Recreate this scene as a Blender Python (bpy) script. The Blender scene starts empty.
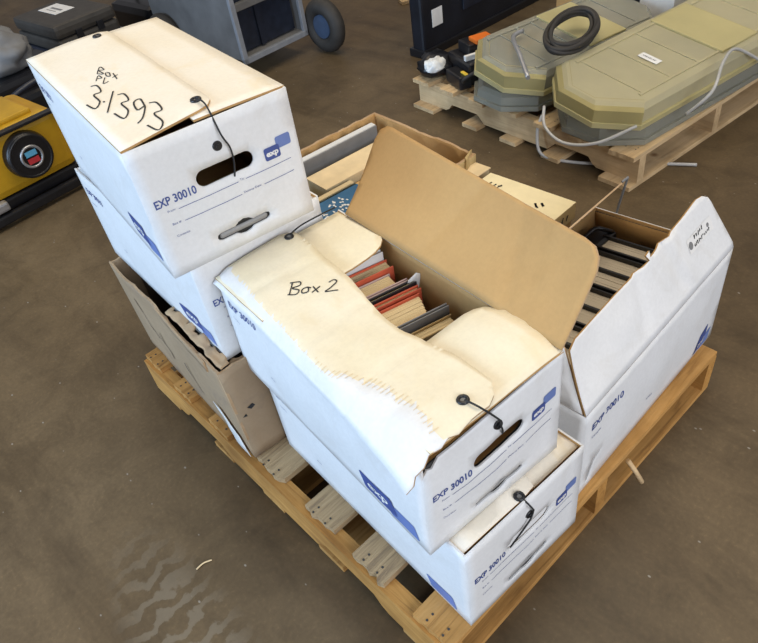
import bpy, bmesh, math, random
from mathutils import Vector, Matrix, noise
from mathutils.geometry import delaunay_2d_cdt
R = math.radians
PI = math.pi
random.seed(7)
scn = bpy.context.scene
col = scn.collection

# ------------------------------------------------------------------ materials
MATS = {}
def nodes(name):
    m = bpy.data.materials.new(name); m.use_nodes = True
    nt = m.node_tree; b = nt.nodes['Principled BSDF']
    MATS[name] = m
    return m, nt, b
def texco(nt, kind='Object', scale=(1, 1, 1)):
    tc = nt.nodes.new('ShaderNodeTexCoord'); mp = nt.nodes.new('ShaderNodeMapping')
    mp.inputs['Scale'].default_value = scale
    nt.links.new(tc.outputs[kind], mp.inputs['Vector'])
    return mp.outputs['Vector']
def noise_node(nt, vec, scale, detail=4, rough=.55, dist=0):
    n = nt.nodes.new('ShaderNodeTexNoise'); n.inputs['Scale'].default_value = scale
    n.inputs['Detail'].default_value = detail; n.inputs['Roughness'].default_value = rough
    n.inputs['Distortion'].default_value = dist
    nt.links.new(vec, n.inputs['Vector']); return n.outputs['Fac']
def ramp(nt, fac, stops):
    r = nt.nodes.new('ShaderNodeValToRGB'); e = r.color_ramp.elements
    while len(e) < len(stops): e.new(.5)
    for k, (p, c) in enumerate(stops):
        e[k].position = p; e[k].color = (*c, 1) if len(c) == 3 else c
    nt.links.new(fac, r.inputs['Fac']); return r.outputs['Color']
def mixc(nt, f, a, b, mode='MIX'):
    m = nt.nodes.new('ShaderNodeMix'); m.data_type = 'RGBA'; m.blend_type = mode
    for s, v in ((0, f), (6, a), (7, b)):
        if hasattr(v, 'links'): nt.links.new(v, m.inputs[s])
        elif s == 0: m.inputs[0].default_value = v
        else: m.inputs[s].default_value = (*v, 1)
    return m.outputs[2]
def bump(nt, b, h, strength=.2, dist=.002):
    n = nt.nodes.new('ShaderNodeBump'); n.inputs['Strength'].default_value = strength
    n.inputs['Distance'].default_value = dist
    nt.links.new(h, n.inputs['Height']); nt.links.new(n.outputs['Normal'], b.inputs['Normal'])
def simple(name, c, rough=.6, metal=0, var=.12, scale=20, spec=.5, coat=0):
    m, nt, b = nodes(name)
    v = texco(nt); f = noise_node(nt, v, scale)
    lo = tuple(x * (1 - var) for x in c); hi = tuple(min(1, x * (1 + var)) for x in c)
    nt.links.new(ramp(nt, f, [(.3, lo), (.7, hi)]), b.inputs['Base Color'])
    b.inputs['Roughness'].default_value = rough; b.inputs['Metallic'].default_value = metal
    b.inputs['Specular IOR Level'].default_value = spec
    b.inputs['Coat Weight'].default_value = coat
    return m
def board_mat(name, c, c2, amount, rough=.62, fine=.25, stain=None):
    """coated paper or kraft board: broad mottling, fine fibres, faint corrugation"""
    m, nt, b = nodes(name)
    v = texco(nt)
    f = noise_node(nt, v, 5, 6, .6, .3)
    base = ramp(nt, f, [(.35, c), (.35 + amount, c2)])
    f2 = noise_node(nt, texco(nt, 'Object', (1, 1, 1)), 120, 3, .6)
    g = ramp(nt, f2, [(.3, (1 - fine * .25,) * 3), (.7, (1, 1, 1))])
    out = mixc(nt, 1.0, base, g, 'MULTIPLY')
    if stain:
        f3 = noise_node(nt, v, 9, 8, .7, .6)
        k = ramp(nt, f3, [(.56, (0, 0, 0)), (.72, (1, 1, 1))])
        out = mixc(nt, k, out, stain)
    nt.links.new(out, b.inputs['Base Color'])
    b.inputs['Roughness'].default_value = rough; b.inputs['Specular IOR Level'].default_value = .3
    w = nt.nodes.new('ShaderNodeTexWave'); w.inputs['Scale'].default_value = 45; w.inputs['Distortion'].default_value = .6
    w.bands_direction = 'X'
    nt.links.new(v, w.inputs['Vector'])
    f4 = noise_node(nt, v, 30, 5)
    ad = nt.nodes.new('ShaderNodeMath'); ad.operation = 'MULTIPLY_ADD'
    nt.links.new(w.outputs['Fac'], ad.inputs[0]); ad.inputs[1].default_value = .12; nt.links.new(f4, ad.inputs[2])
    bump(nt, b, ad.outputs[0], .25, .0015)
    return m
WHITE = board_mat('white_board', (.76, .76, .76), (.70, .70, .69), .35, stain=(.66, .65, .63))
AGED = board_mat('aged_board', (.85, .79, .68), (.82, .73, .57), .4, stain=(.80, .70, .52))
KRAFT = board_mat('kraft_board', (.49, .295, .115), (.43, .25, .095), .4, rough=.75)
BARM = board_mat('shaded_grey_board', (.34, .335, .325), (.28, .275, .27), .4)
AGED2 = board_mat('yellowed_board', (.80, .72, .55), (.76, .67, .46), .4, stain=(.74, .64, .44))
KRAFT2 = board_mat('old_kraft_board', (.37, .265, .165), (.30, .21, .125), .4, rough=.8, stain=(.26, .19, .13))
KRAFT3 = board_mat('yellow_kraft_board', (.50, .36, .16), (.40, .28, .12), .4, rough=.75)
HOLESHADE = board_mat('hole_shade_board', (.035, .033, .030), (.025, .024, .022), .4)  # inner board behind the hand holes, cavity shade put into its near-black colour
TEAR = board_mat('torn_board', (.52, .36, .21), (.38, .24, .13), .3, rough=.9)
INK = simple('blue_ink', (.045, .075, .25), .6, var=.1)
LINK = simple('pale_blue_ink', (.13, .19, .42), .6, var=.1)
MARK = simple('black_marker_ink', (.012, .012, .014), .6, var=.1)
BLACK = simple('black_plastic', (.010, .010, .012), .35, var=.2)
RUBBER = simple('black_rubber', (.03, .026, .022), .7, var=.2)
DCLOTH = simple('dark_navy_vinyl', (.008, .010, .016), .42, var=.4, scale=6)
CORDM = simple('black_cord', (.012, .012, .012), .7)
PAGES = None
def page_mat(name, c, c2, axis):
    m, nt, b = nodes(name)
    v = texco(nt)
    w = nt.nodes.new('ShaderNodeTexWave'); w.bands_direction = axis
    w.inputs['Scale'].default_value = 110; w.inputs['Distortion'].default_value = 2.5; w.inputs['Detail'].default_value = 3
    w.inputs['Detail Scale'].default_value = .4
    nt.links.new(v, w.inputs['Vector'])
    f = noise_node(nt, v, 14)
    a = mixc(nt, f, c, c2)
    nt.links.new(mixc(nt, w.outputs['Fac'], a, tuple(x * .72 for x in c2)), b.inputs['Base Color'])
    b.inputs['Roughness'].default_value = .85
    bump(nt, b, w.outputs['Fac'], .3, .001)
    return m
PAGES = page_mat('yellowed_pages', (.80, .66, .40), (.70, .54, .30), 'X')
PAGESG = page_mat('grey_cream_pages', (.62, .55, .44), (.52, .45, .35), 'X')
def wood(name, c, c2, c3, axis='Y'):
    m, nt, b = nodes(name)
    sc = {'Y': (22, 1.3, 22), 'X': (1.3, 22, 22)}[axis]
    v = texco(nt, 'Object', sc)
    f = noise_node(nt, v, 2.2, 8, .65, 1.2)
    a = ramp(nt, f, [(.25, c3), (.48, c), (.75, c2)])
    g = noise_node(nt, texco(nt), 3.5, 4, .6)
    dirt = ramp(nt, g, [(.42, (1, 1, 1)), (.72, (.50, .46, .42))])
    # knots
    vo = nt.nodes.new('ShaderNodeTexVoronoi'); vo.inputs['Scale'].default_value = 5
    nt.links.new(texco(nt), vo.inputs['Vector'])
    k = ramp(nt, vo.outputs['Distance'], [(.05, (.30, .19, .11)), (.12, (1, 1, 1))])
    nt.links.new(mixc(nt, 1, mixc(nt, 1, a, dirt, 'MULTIPLY'), k, 'MULTIPLY'), b.inputs['Base Color'])
    b.inputs['Roughness'].default_value = .75; b.inputs['Specular IOR Level'].default_value = .25
    bump(nt, b, f, .5, .003)
    return m
WOODY = wood('pallet_wood_across', (.50, .26, .075), (.60, .34, .12), (.24, .12, .04), 'Y')
WOODX = wood('pallet_wood_along', (.50, .25, .065), (.58, .32, .10), (.28, .13, .04), 'X')
WOODP = wood('pale_pallet_wood', (.62, .44, .24), (.70, .52, .30), (.45, .30, .16), 'Y')
WOODPX = wood('pale_pallet_wood_along', (.62, .44, .24), (.70, .52, .30), (.45, .30, .16), 'X')
def weather():
    m, nt, b = nodes('weathered_wood')
    f = noise_node(nt, texco(nt, 'Object', (20, 1.5, 20)), 2.5, 8, .7, 1.5)
    nt.links.new(ramp(nt, f, [(.25, (.15, .10, .06)), (.5, (.36, .25, .13)), (.75, (.50, .36, .20))]), b.inputs['Base Color'])
    b.inputs['Roughness'].default_value = .85
    bump(nt, b, f, .8, .004)
    return m
WOODW = weather()
def floor_mat():
    m, nt, b = nodes('worn_concrete')
    v = texco(nt, 'Object')
    f = noise_node(nt, v, .9, 10, .62, .4)
    a = ramp(nt, f, [(.3, (.084, .057, .029)), (.5, (.127, .087, .045)), (.72, (.172, .121, .065))])
    f2 = noise_node(nt, v, 7, 8, .7, .8)
    d = ramp(nt, f2, [(.32, (.74, .73, .72)), (.55, (1, 1, 1)), (.8, (1.14, 1.13, 1.12))])
    c1 = mixc(nt, 1, a, d, 'MULTIPLY')
    # fine aggregate specks
    f3 = noise_node(nt, v, 90, 3, .6)
    s = ramp(nt, f3, [(.3, (.86, .86, .86)), (.6, (1, 1, 1)), (.76, (1.25, 1.23, 1.2))])
    c2 = mixc(nt, 1, c1, s, 'MULTIPLY')
    # broad wiped stains
    f4 = noise_node(nt, texco(nt, 'Object', (.5, 2.2, 1)), 1.4, 5, .6, 1)
    st = ramp(nt, f4, [(.36, (.70, .68, .66)), (.52, (1, 1, 1))])
    c3 = mixc(nt, 1.0, c2, st, 'MULTIPLY')
    # small pale scuffs and chips lying in the surface
    vo = nt.nodes.new('ShaderNodeTexVoronoi'); vo.inputs['Scale'].default_value = 13
    nt.links.new(texco(nt, 'Object', (1, 1.6, 1)), vo.inputs['Vector'])
    ch = ramp(nt, vo.outputs['Distance'], [(.035, (1, 1, 1)), (.06, (0, 0, 0))])
    c4 = mixc(nt, ch, c3, (.26, .23, .19))
    # dusty tyre tread print left of the pallet
    w = nt.nodes.new('ShaderNodeTexWave'); w.bands_direction = 'X'; w.inputs['Scale'].default_value = 5.5
    w.inputs['Distortion'].default_value = 7; w.inputs['Detail'].default_value = 6; w.inputs['Detail Scale'].default_value = 3
    nt.links.new(v, w.inputs['Vector'])
    wr = ramp(nt, w.outputs['Fac'], [(.5, (0, 0, 0)), (.75, (1, 1, 1))])
    gr = nt.nodes.new('ShaderNodeTexGradient'); gr.gradient_type = 'SPHERICAL'
    mp = nt.nodes.new('ShaderNodeMapping'); mp.vector_type = 'TEXTURE'
    mp.inputs['Location'].default_value = (.84, -.36, 0); mp.inputs['Rotation'].default_value = (0, 0, R(-6)); mp.inputs['Scale'].default_value = (.48, .14, 1)
    nt.links.new(v, mp.inputs['Vector']); nt.links.new(mp.outputs['Vector'], gr.inputs['Vector'])
    gg = ramp(nt, gr.outputs['Fac'], [(0, (0, 0, 0)), (.5, (.55, .55, .55))])
    msk = mixc(nt, 1, wr, gg, 'MULTIPLY')
    c5 = mixc(nt, msk, c4, (.21, .175, .125))
    nt.links.new(c5, b.inputs['Base Color'])
    rr = ramp(nt, f, [(.3, (.42, .42, .42)), (.7, (.62, .62, .62))])
    nt.links.new(rr, b.inputs['Roughness'])
    b.inputs['Specular IOR Level'].default_value = .35
    bump(nt, b, f2, .12, .004)
    return m
FLOOR = floor_mat()
def lens_mat(name, c, tr, rough):
    m, nt, b = nodes(name)
    f = noise_node(nt, texco(nt), 6, 4)
    nt.links.new(ramp(nt, f, [(.3, tuple(x * .88 for x in c)), (.7, c)]), b.inputs['Base Color'])
    b.inputs['Transmission Weight'].default_value = tr
    b.inputs['Roughness'].default_value = rough
    b.inputs['IOR'].default_value = 1.12
    return m
LENS = lens_mat('yellowed_clear_plastic', (.74, .68, .46), .55, .30)
LENSRIM = lens_mat('yellow_plastic_rim', (.66, .58, .30), .35, .35)
LENSC = lens_mat('clear_grey_plastic', (.55, .54, .45), .6, .25)
WRAP = lens_mat('grey_plastic_film', (.22, .22, .22), .1, .22)
YELLOW = simple('yellow_paint', (.50, .28, .012), .4, var=.15, scale=8)
SILVER = simple('dull_metal', (.45, .45, .46), .4, .7)
GREYM = simple('grey_sheet_metal', (.17, .165, .16), .5, .2, var=.25, scale=5)
FRAMEM = simple('pale_grey_frame', (.24, .25, .27), .5, .1)
DARKM = simple('dark_blue_grey', (.012, .016, .028), .4, var=.3)
CASEM = simple('dark_brown_grey_plastic', (.045, .040, .034), .55, var=.2)
PAPER = simple('white_sticker', (.75, .74, .72), .6, var=.06)
CREAM = simple('cream_card', (.84, .72, .44), .6, var=.06)
CREAM2 = simple('cream_card_edge', (.50, .36, .17), .7, var=.1)
TANW = simple('pale_tan_card', (.74, .57, .33), .65, var=.1)
TANC = simple('orange_tan_card', (.60, .37, .14), .65, var=.1)
REDC = simple('red_orange_cloth', (.50, .085, .035), .6, var=.15)
PINKC = simple('grey_pink_cover', (.42, .30, .27), .6, var=.1)
GREYC = simple('grey_cover', (.20, .20, .20), .5, var=.1)
WHITEC = simple('pale_cover', (.66, .66, .64), .5, var=.05)
BLUEC = simple('blue_cover', (.015, .11, .24), .45, var=.2)
YELC = simple('bright_yellow_cover', (.78, .52, .05), .5)
ORANGE = simple('orange_plastic', (.70, .16, .02), .35)
BLUED = simple('light_blue_sticker', (.12, .42, .65), .4)
REDD = simple('red_sticker', (.55, .04, .05), .4)
CORDG = simple('grey_cord', (.42, .41, .39), .5)
REDP = simple('red_paint_mark', (.38, .07, .05), .8)
BAGB = simple('black_film', (.008, .008, .010), .3, var=.3)

# ------------------------------------------------------------------ helpers
def link(name, bm, mats, parent=None, smooth=False):
    bmesh.ops.recalc_face_normals(bm, faces=bm.faces[:]) if False else None
    me = bpy.data.meshes.new(name); bm.to_mesh(me); bm.free()
    for m in (mats if isinstance(mats, (list, tuple)) else [mats]): me.materials.append(m)
    if smooth:
        for p in me.polygons: p.use_smooth = True
    o = bpy.data.objects.new(name, me); col.objects.link(o)
    if parent: o.parent = parent
    return o
def tag(o, label, cat, group=None):
    o['label'] = label; o['category'] = cat
    if group: o['group'] = group
    return o
def root(name, loc, yaw, label, cat, group=None):
    o = bpy.data.objects.new(name, None); col.objects.link(o); o.empty_display_size = .05
    o.location = loc; o.rotation_euler = (0, 0, yaw)
    return tag(o, label, cat, group)
def dup_tree(o, parent=None):
    c = o.copy(); col.objects.link(c)
    if parent: c.parent = parent
    for ch in list(o.children): dup_tree(ch, c)
    return c
def box(bm, x0, x1, y0, y1, z0, z1, mat=0, bev=0, M=None, jit=0):
    P = [Vector((x, y, z)) for z in (z0, z1) for y in (y0, y1) for x in (x0, x1)]
    if jit: P = [p + Vector((random.uniform(-jit, jit) for _ in range(3))) for p in P]
    if M: P = [M @ p for p in P]
    v = [bm.verts.new(p) for p in P]
    fs = [bm.faces.new([v[i] for i in q]) for q in ((0, 2, 3, 1), (4, 5, 7, 6), (0, 1, 5, 4), (2, 6, 7, 3), (0, 4, 6, 2), (1, 3, 7, 5))]
    for f in fs: f.material_index = mat
    if bev:
        es = list({e for f in fs for e in f.edges})
        r = bmesh.ops.bevel(bm, geom=es, offset=bev, segments=2, affect='EDGES', profile=.6)
        for f in r['faces']: f.material_index = mat
    return v
def tube(bm, pts, r, seg=8, mat=0, closed=False):
    pts = [Vector(p) for p in pts]; n = len(pts); rings = []
    up = Vector((0, 0, 1)); prev = None
    for i, p in enumerate(pts):
        a = pts[(i - 1) % n] if (closed or i) else p; b = pts[(i + 1) % n] if (closed or i < n - 1) else p
        t = (b - a).normalized()
        if prev is None:
            s = t.cross(up) if abs(t.z) < .9 else t.cross(Vector((1, 0, 0)))
        else: s = prev - t * prev.dot(t)
        s.normalize(); prev = s; u = s.cross(t)
        rings.append([bm.verts.new(p + (s * math.cos(q) + u * math.sin(q)) * r) for q in [2 * PI * k / seg for k in range(seg)]])
    m = n if closed else n - 1
    for i in range(m):
        A, B = rings[i], rings[(i + 1) % n]
        for k in range(seg):
            f = bm.faces.new((A[k], A[(k + 1) % seg], B[(k + 1) % seg], B[k])); f.material_index = mat; f.smooth = True
    if not closed:
        bm.faces.new(list(reversed(rings[0]))).material_index = mat; bm.faces.new(rings[-1]).material_index = mat
def smoothpath(pts, n=8):
    P = [Vector(p) for p in pts]; out = []
    for i in range(len(P) - 1):
        p0 = P[max(i - 1, 0)]; p1 = P[i]; p2 = P[i + 1]; p3 = P[min(i + 2, len(P) - 1)]
        for k in range(n):
            t = k / n
            out.append(.5 * ((2 * p1) + (p2 - p0) * t + (2 * p0 - 5 * p1 + 4 * p2 - p3) * t * t + (3 * p1 - p0 - 3 * p2 + p3) * t ** 3))
    out.append(P[-1]); return out
def cyl(bm, c, axis, r, h, seg=24, mat=0, r2=None):
    c = Vector(c); axis = Vector(axis).normalized(); q = axis.to_track_quat('Z', 'Y')
    r2 = r if r2 is None else r2
    A = [bm.verts.new(c + q @ Vector((r * math.cos(2 * PI * k / seg), r * math.sin(2 * PI * k / seg), 0))) for k in range(seg)]
    B = [bm.verts.new(c + q @ Vector((r2 * math.cos(2 * PI * k / seg), r2 * math.sin(2 * PI * k / seg), h))) for k in range(seg)]
    for k in range(seg):
        f = bm.faces.new((A[k], A[(k + 1) % seg], B[(k + 1) % seg], B[k])); f.material_index = mat; f.smooth = True
    bm.faces.new(list(reversed(A))).material_index = mat; bm.faces.new(B).material_index = mat
def torus(bm, c, axis, r, r2, seg=24, ms=8, mat=0):
    q = Vector(axis).normalized().to_track_quat('Z', 'Y')
    tube(bm, [Vector(c) + q @ Vector((r * math.cos(2 * PI * k / seg), r * math.sin(2 * PI * k / seg), 0)) for k in range(seg)], r2, ms, mat, True)

# --- bent sheets: a 2-D outline carried onto a surface S(a, b)
def inside(p, poly):
    x, y = p; c = False; n = len(poly)
    for i in range(n):
        x1, y1 = poly[i]; x2, y2 = poly[i - 1]
        if (y1 > y) != (y2 > y) and x < (x2 - x1) * (y - y1) / (y2 - y1) + x1: c = not c
    return c
def densify(poly, step):
    out = []
    for i in range(len(poly)):
        a = poly[i]; b = poly[(i + 1) % len(poly)]
        n = max(1, int(math.hypot(b[0] - a[0], b[1] - a[1]) / step))
        for k in range(n): out.append((a[0] + (b[0] - a[0]) * k / n, a[1] + (b[1] - a[1]) * k / n))
    return out
def normal(S, a, b, e=.002):
    n = (S(a + e, b) - S(a - e, b)).cross(S(a, b + e) - S(a, b - e))
    return n.normalized() if n.length > 0 else Vector((0, 0, 1))
def sheet(bm, outer, S, thick, step=.02, holes=(), mo=0, mi=1, me=2, off=0.0):
    """outer side lies on S + off, the board is thick towards the inside"""
    loops = [densify(outer, step)] + [densify(h, step * .5) for h in holes]
    V = []; E = []
    for lp in loops:
        s = len(V); V += [Vector(p) for p in lp]
        E += [(s + i, s + (i + 1) % len(lp)) for i in range(len(lp))]
    xs = [p[0] for p in outer]; ys = [p[1] for p in outer]
    allp = [Vector(p) for lp in loops for p in lp]
    x = min(xs) + step
    while x < max(xs):
        y = min(ys) + step
        while y < max(ys):
            if inside((x, y), loops[0]) and not any(inside((x, y), h) for h in loops[1:]):
                q = Vector((x, y))
                if all((q - w).length_squared > (step * .45) ** 2 for w in allp): V.append(q)
            y += step
        x += step
    vs, es, fs, *_ = delaunay_2d_cdt(V, E, [], 2, 1e-6)
    T = []; B = []
    for p in vs:
        n = normal(S, p.x, p.y); q = S(p.x, p.y) + n * off
        T.append(bm.verts.new(q)); B.append(bm.verts.new(q - n * thick))
    cnt = {}
    for f in fs:
        f = list(f)
        ar = sum(vs[f[i - 1]].x * vs[f[i]].y - vs[f[i]].x * vs[f[i - 1]].y for i in range(len(f)))
        if ar < 0: f.reverse()
        ca = sum((vs[i] for i in f), Vector((0, 0))) / len(f)
        if not inside(ca, loops[0]) or any(inside(ca, h) for h in loops[1:]): continue
        t = bm.faces.new([T[i] for i in f]); t.material_index = mo(ca.x, ca.y) if callable(mo) else mo; t.smooth = True
        t = bm.faces.new([B[i] for i in reversed(f)]); t.material_index = mi; t.smooth = True
        for i in range(len(f)):
            e = (f[i], f[(i + 1) % len(f)])
            if (e[1], e[0]) in cnt: del cnt[(e[1], e[0])]
            else: cnt[e] = 1
    for a, b in cnt:
        t = bm.faces.new((T[b], T[a], B[a], B[b])); t.material_index = me
def decal(bm, verts, faces, S, mat=0, off=.0007):
    V = []
    for a, b in verts:
        V.append(bm.verts.new(S(a, b) + normal(S, a, b) * off))
    for f in faces:
        try: bm.faces.new([V[i] for i in f]).material_index = mat
        except ValueError: pass
def decal_poly(bm, poly, S, mat=0, off=.0007, step=.012):
    lp = densify(poly, step)
    V = [Vector(p) for p in lp]; E = [(i, (i + 1) % len(lp)) for i in range(len(lp))]
    xs = [p[0] for p in lp]; ys = [p[1] for p in lp]; x = min(xs) + step
    while x < max(xs):
        y = min(ys) + step
        while y < max(ys):
            if inside((x, y), lp): V.append(Vector((x, y)))
            y += step
        x += step
    vs, es, fs, *_ = delaunay_2d_cdt(V, E, [], 2, 1e-6)
    out = []
    for f in fs:
        f = list(f)
        ar = sum(vs[f[i - 1]].x * vs[f[i]].y - vs[f[i]].x * vs[f[i - 1]].y for i in range(len(f)))
        if ar < 0: f.reverse()
        out.append(f)
    decal(bm, [tuple(p) for p in vs], out, S, mat, off)
def text2d(s, size, bold=.0):
    c = bpy.data.curves.new('t', 'FONT'); c.body = s; c.size = size; c.offset = bold; c.resolution_u = 3
    o = bpy.data.objects.new('t', c); col.objects.link(o)
    bpy.context.view_layer.update()
    me = bpy.data.meshes.new_from_object(o.evaluated_get(bpy.context.evaluated_depsgraph_get()))
    V = [(v.co.x, v.co.y) for v in me.vertices]; F = [list(p.vertices) for p in me.polygons]
    bpy.data.objects.remove(o); bpy.data.curves.remove(c); bpy.data.meshes.remove(me)
    return V, F
def put_text(bm, s, a, b, size, S, ang=0, mat=0, bold=0.0, sx=1, width=None, off=.0008):
    V, F = text2d(s, size, bold)
    if width:
        w = max(v[0] for v in V) - min(v[0] for v in V); sx = width / w
    ca, sa = math.cos(ang), math.sin(ang)
    decal(bm, [(a + ca * x * sx - sa * y, b + sa * x * sx + ca * y) for x, y in V], F, S, mat, off)
def line(bm, a0, b0, a1, b1, w, S, mat=0, off=.0008):
    n = max(1, int(math.hypot(a1 - a0, b1 - b0) / .01)); d = Vector((a1 - a0, b1 - b0)).normalized(); q = Vector((-d.y, d.x)) * w / 2
    V = []; F = []
    for k in range(n + 1):
        t = k / n; p = Vector((a0 + (a1 - a0) * t, b0 + (b1 - b0) * t))
        V += [tuple(p - q), tuple(p + q)]
    for k in range(n): F.append((2 * k, 2 * k + 2, 2 * k + 3, 2 * k + 1))
    decal(bm, V, F, S, mat, off)
def stroke(bm, pts, w, S, mat=0, off=.0009):
    P = [Vector((p[0], p[1], 0)) for p in pts]
    P = smoothpath(P, 6) if len(P) > 2 else P
    V = []; F = []
    for i, p in enumerate(P):
        d = (P[min(i + 1, len(P) - 1)] - P[max(i - 1, 0)]).normalized(); q = Vector((-d.y, d.x, 0)) * w / 2
        V += [(p.x - q.x, p.y - q.y), (p.x + q.x, p.y + q.y)]
    for k in range(len(P) - 1): F.append((2 * k, 2 * k + 2, 2 * k + 3, 2 * k + 1))
    decal(bm, V, F, S, mat, off)
def marks(bm, a, b, n, size, S, da=(1, 0), db=(0, 1), w=.002, seed=1, off=.0011, mat=0):
    """a row of small print too small to read: short upright and slanted strokes"""
    r = random.Random(seed)
    for k in range(n):
        x = k * .75
        for _ in range(2):
            p = (x + r.uniform(0, .25), r.uniform(0, .3)); q = (x + r.uniform(.2, .5), r.uniform(.6, 1))
            if r.random() < .4: p, q = (x, .5 + r.uniform(-.3, .3)), (x + .45, .5 + r.uniform(-.3, .3))
            f = lambda t: (a + size * (t[0] * da[0] + t[1] * db[0]), b + size * (t[0] * da[1] + t[1] * db[1]))
            (x0, y0), (x1, y1) = f(p), f(q); line(bm, x0, y0, x1, y1, w, S, mat, off)
def rrect(x0, x1, y0, y1, r, seg=4, skew=0):
    out = []
    for cx, cy, a0 in ((x1 - r, y0 + r, -90), (x1 - r, y1 - r, 0), (x0 + r, y1 - r, 90), (x0 + r, y0 + r, 180)):
        for k in range(seg + 1):
            a = R(a0 + 90 * k / seg); out.append((cx + r * math.cos(a), cy + r * math.sin(a)))
    return [(x + skew * (y - y0), y) for x, y in out]

# ------------------------------------------------------------------ the file boxes
L, W, H = .6385, .3155, .2656
TH = .004
class FileBox:
    """x along the length (front panel at x = L), y across, z up"""
    def __init__(s, loc, yaw, label, corners={}, bulge=(0, 0, 0, 0), rough=.0012, seed=0, flen=L, wid=W, hgt=H):
        s.L, s.W, s.H = flen, wid, hgt
        s.root = root('file_storage_box', loc, yaw, label, 'cardboard box', 'white file storage boxes')
        s.c = {(i, j, k): Vector((i * flen, j * wid, k * hgt)) for i in (0, 1) for j in (0, 1) for k in (0, 1)}
        for k, d in corners.items(): s.c[k] = s.c[k] + Vector(d)
        s.bulge = bulge; s.rough = rough; s.seed = seed
    def _S(s, p00, p10, p11, p01, la, lb, bulge, sd):
        c00, c10, c11, c01 = (s.c[k] for k in (p00, p10, p11, p01))
        nn = (c10 - c00).cross(c01 - c00).normalized()
        def S(a, b):
            u = a / la; v = b / lb
            p = c00 * (1 - u) * (1 - v) + c10 * u * (1 - v) + c11 * u * v + c01 * (1 - u) * v
            e = max(0, min(1, min(u, 1 - u) * 8)) * max(0, min(1, min(v, 1 - v) * 8))
            uu = max(0, min(1, u)); vv = max(0, min(1, v))
            w = noise.noise(Vector((a * 9 + sd * 7.3 + s.seed, b * 9, s.seed * 3.1 + sd)))
            w2 = noise.noise(Vector((a * 30 + sd, b * 30, s.seed + sd)))
            return p + nn * (bulge * math.sin(PI * uu) * math.sin(PI * vv) + s.rough * e * (w * 2 + w2 * .6))
        return S
    @property
    def front(s): return s._S((1, 0, 0), (1, 1, 0), (1, 1, 1), (1, 0, 1), s.W, s.H, s.bulge[0], 1)
    @property
    def left(s): return s._S((0, 0, 0), (1, 0, 0), (1, 0, 1), (0, 0, 1), s.L, s.H, s.bulge[1], 2)
    @property
    def rear(s): return s._S((0, 1, 0), (0, 0, 0), (0, 0, 1), (0, 1, 1), s.W, s.H, s.bulge[2], 3)
    @property
    def right(s): return s._S((1, 1, 0), (0, 1, 0), (0, 1, 1), (1, 1, 1), s.L, s.H, s.bulge[3], 4)
    @property
    def top(s): return s._S((0, 0, 1), (1, 0, 1), (1, 1, 1), (0, 1, 1), s.L, s.W, 0, 5)
    @property
    def bottom(s): return s._S((0, 1, 0), (1, 1, 0), (1, 0, 0), (0, 0, 0), s.L, s.W, 0, 6)
    def body(s, front_top=None, left_tear=None, inner=1, closed=False):
        bm = bmesh.new()
        hu = rrect(.102, .218, .151, .183, .0155, 6)
        hl = [(.106, .035), (.113, .032), (.144, .032), (.152, .027), (.163, .025), (.174, .027), (.182, .032), (.211, .032), (.218, .035),
              (.220, .0405), (.218, .046), (.211, .049), (.182, .049), (.174, .055), (.163, .058), (.152, .055), (.144, .049), (.113, .049), (.106, .046), (.104, .0405)]
        e = .0003
        W_, H_, L_ = s.W, s.H, s.L
        for face in (s.front, s.rear):
            sheet(bm, front_top or [(e, 0), (W_ - e, 0), (W_ - e, H_ - .004), (e, H_ - .004)], face, .003, .022, (hu, hl), me=0)
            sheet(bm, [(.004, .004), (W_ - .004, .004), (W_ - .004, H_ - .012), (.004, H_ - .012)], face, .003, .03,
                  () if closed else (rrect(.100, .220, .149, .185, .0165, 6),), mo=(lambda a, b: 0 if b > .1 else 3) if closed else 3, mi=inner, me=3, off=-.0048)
        sheet(bm, [(e, 0), (L_ - e, 0), (L_ - e, H_ - .002), (e, H_ - .002)], s.left, TH, .03, [left_tear] if left_tear else (), me=0)
        sheet(bm, [(e, 0), (L_ - e, 0), (L_ - e, H_ - .002), (e, H_ - .002)], s.right, TH, .03, me=0)
        sheet(bm, [(.004, .004), (L_ - .004, .004), (L_ - .004, W_ - .004), (.004, W_ - .004)], s.bottom, TH, .06)
        return link('body', bm, [WHITE, KRAFT, TEAR, HOLESHADE], s.root)
    def print_front(s):
        S = s.front; bm = bmesh.new()
        put_text(bm, 'EXP 30010', .016, .147, .0225, S, width=.080, bold=.0005)
        put_text(bm, 'From:', .034, .1325, .0066, S); line(bm, .055, .1325, .176, .1325, .0011, S)
        put_text(bm, 'To:', .180, .1325, .0066, S); line(bm, .192, .1325, .292, .1325, .0011, S)
        put_text(bm, 'Box #:', .034, .106, .0066, S); line(bm, .058, .106, .176, .106, .0011, S)
        put_text(bm, 'Destroy Date:', .180, .106, .0066, S); line(bm, .224, .106, .292, .106, .0011, S)
        put_text(bm, 'Contents:', .034, .080, .0066, S)
        link('printed_lettering', bm, INK, s.root)
        bm = bmesh.new()
        decal_poly(bm, rrect(.268, .300, .161, .184, .004), S, 1, .0007)
        decal_poly(bm, rrect(.240, .273, .146, .171, .004), S, 0, .0010)
        put_text(bm, 'exp', .2435, .154, .015, S, width=.026, mat=2, bold=.0006, off=.0014)
        link('logo', bm, [INK, LINK, PAPER], s.root)
        bm = bmesh.new(); sheet(bm, rrect(.110, .214, .0345, .0465, .005), S, .002, .02, mo=0, mi=0, me=0, off=-.0022); link('hand_hole_flap', bm, BARM, s.root)
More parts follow.
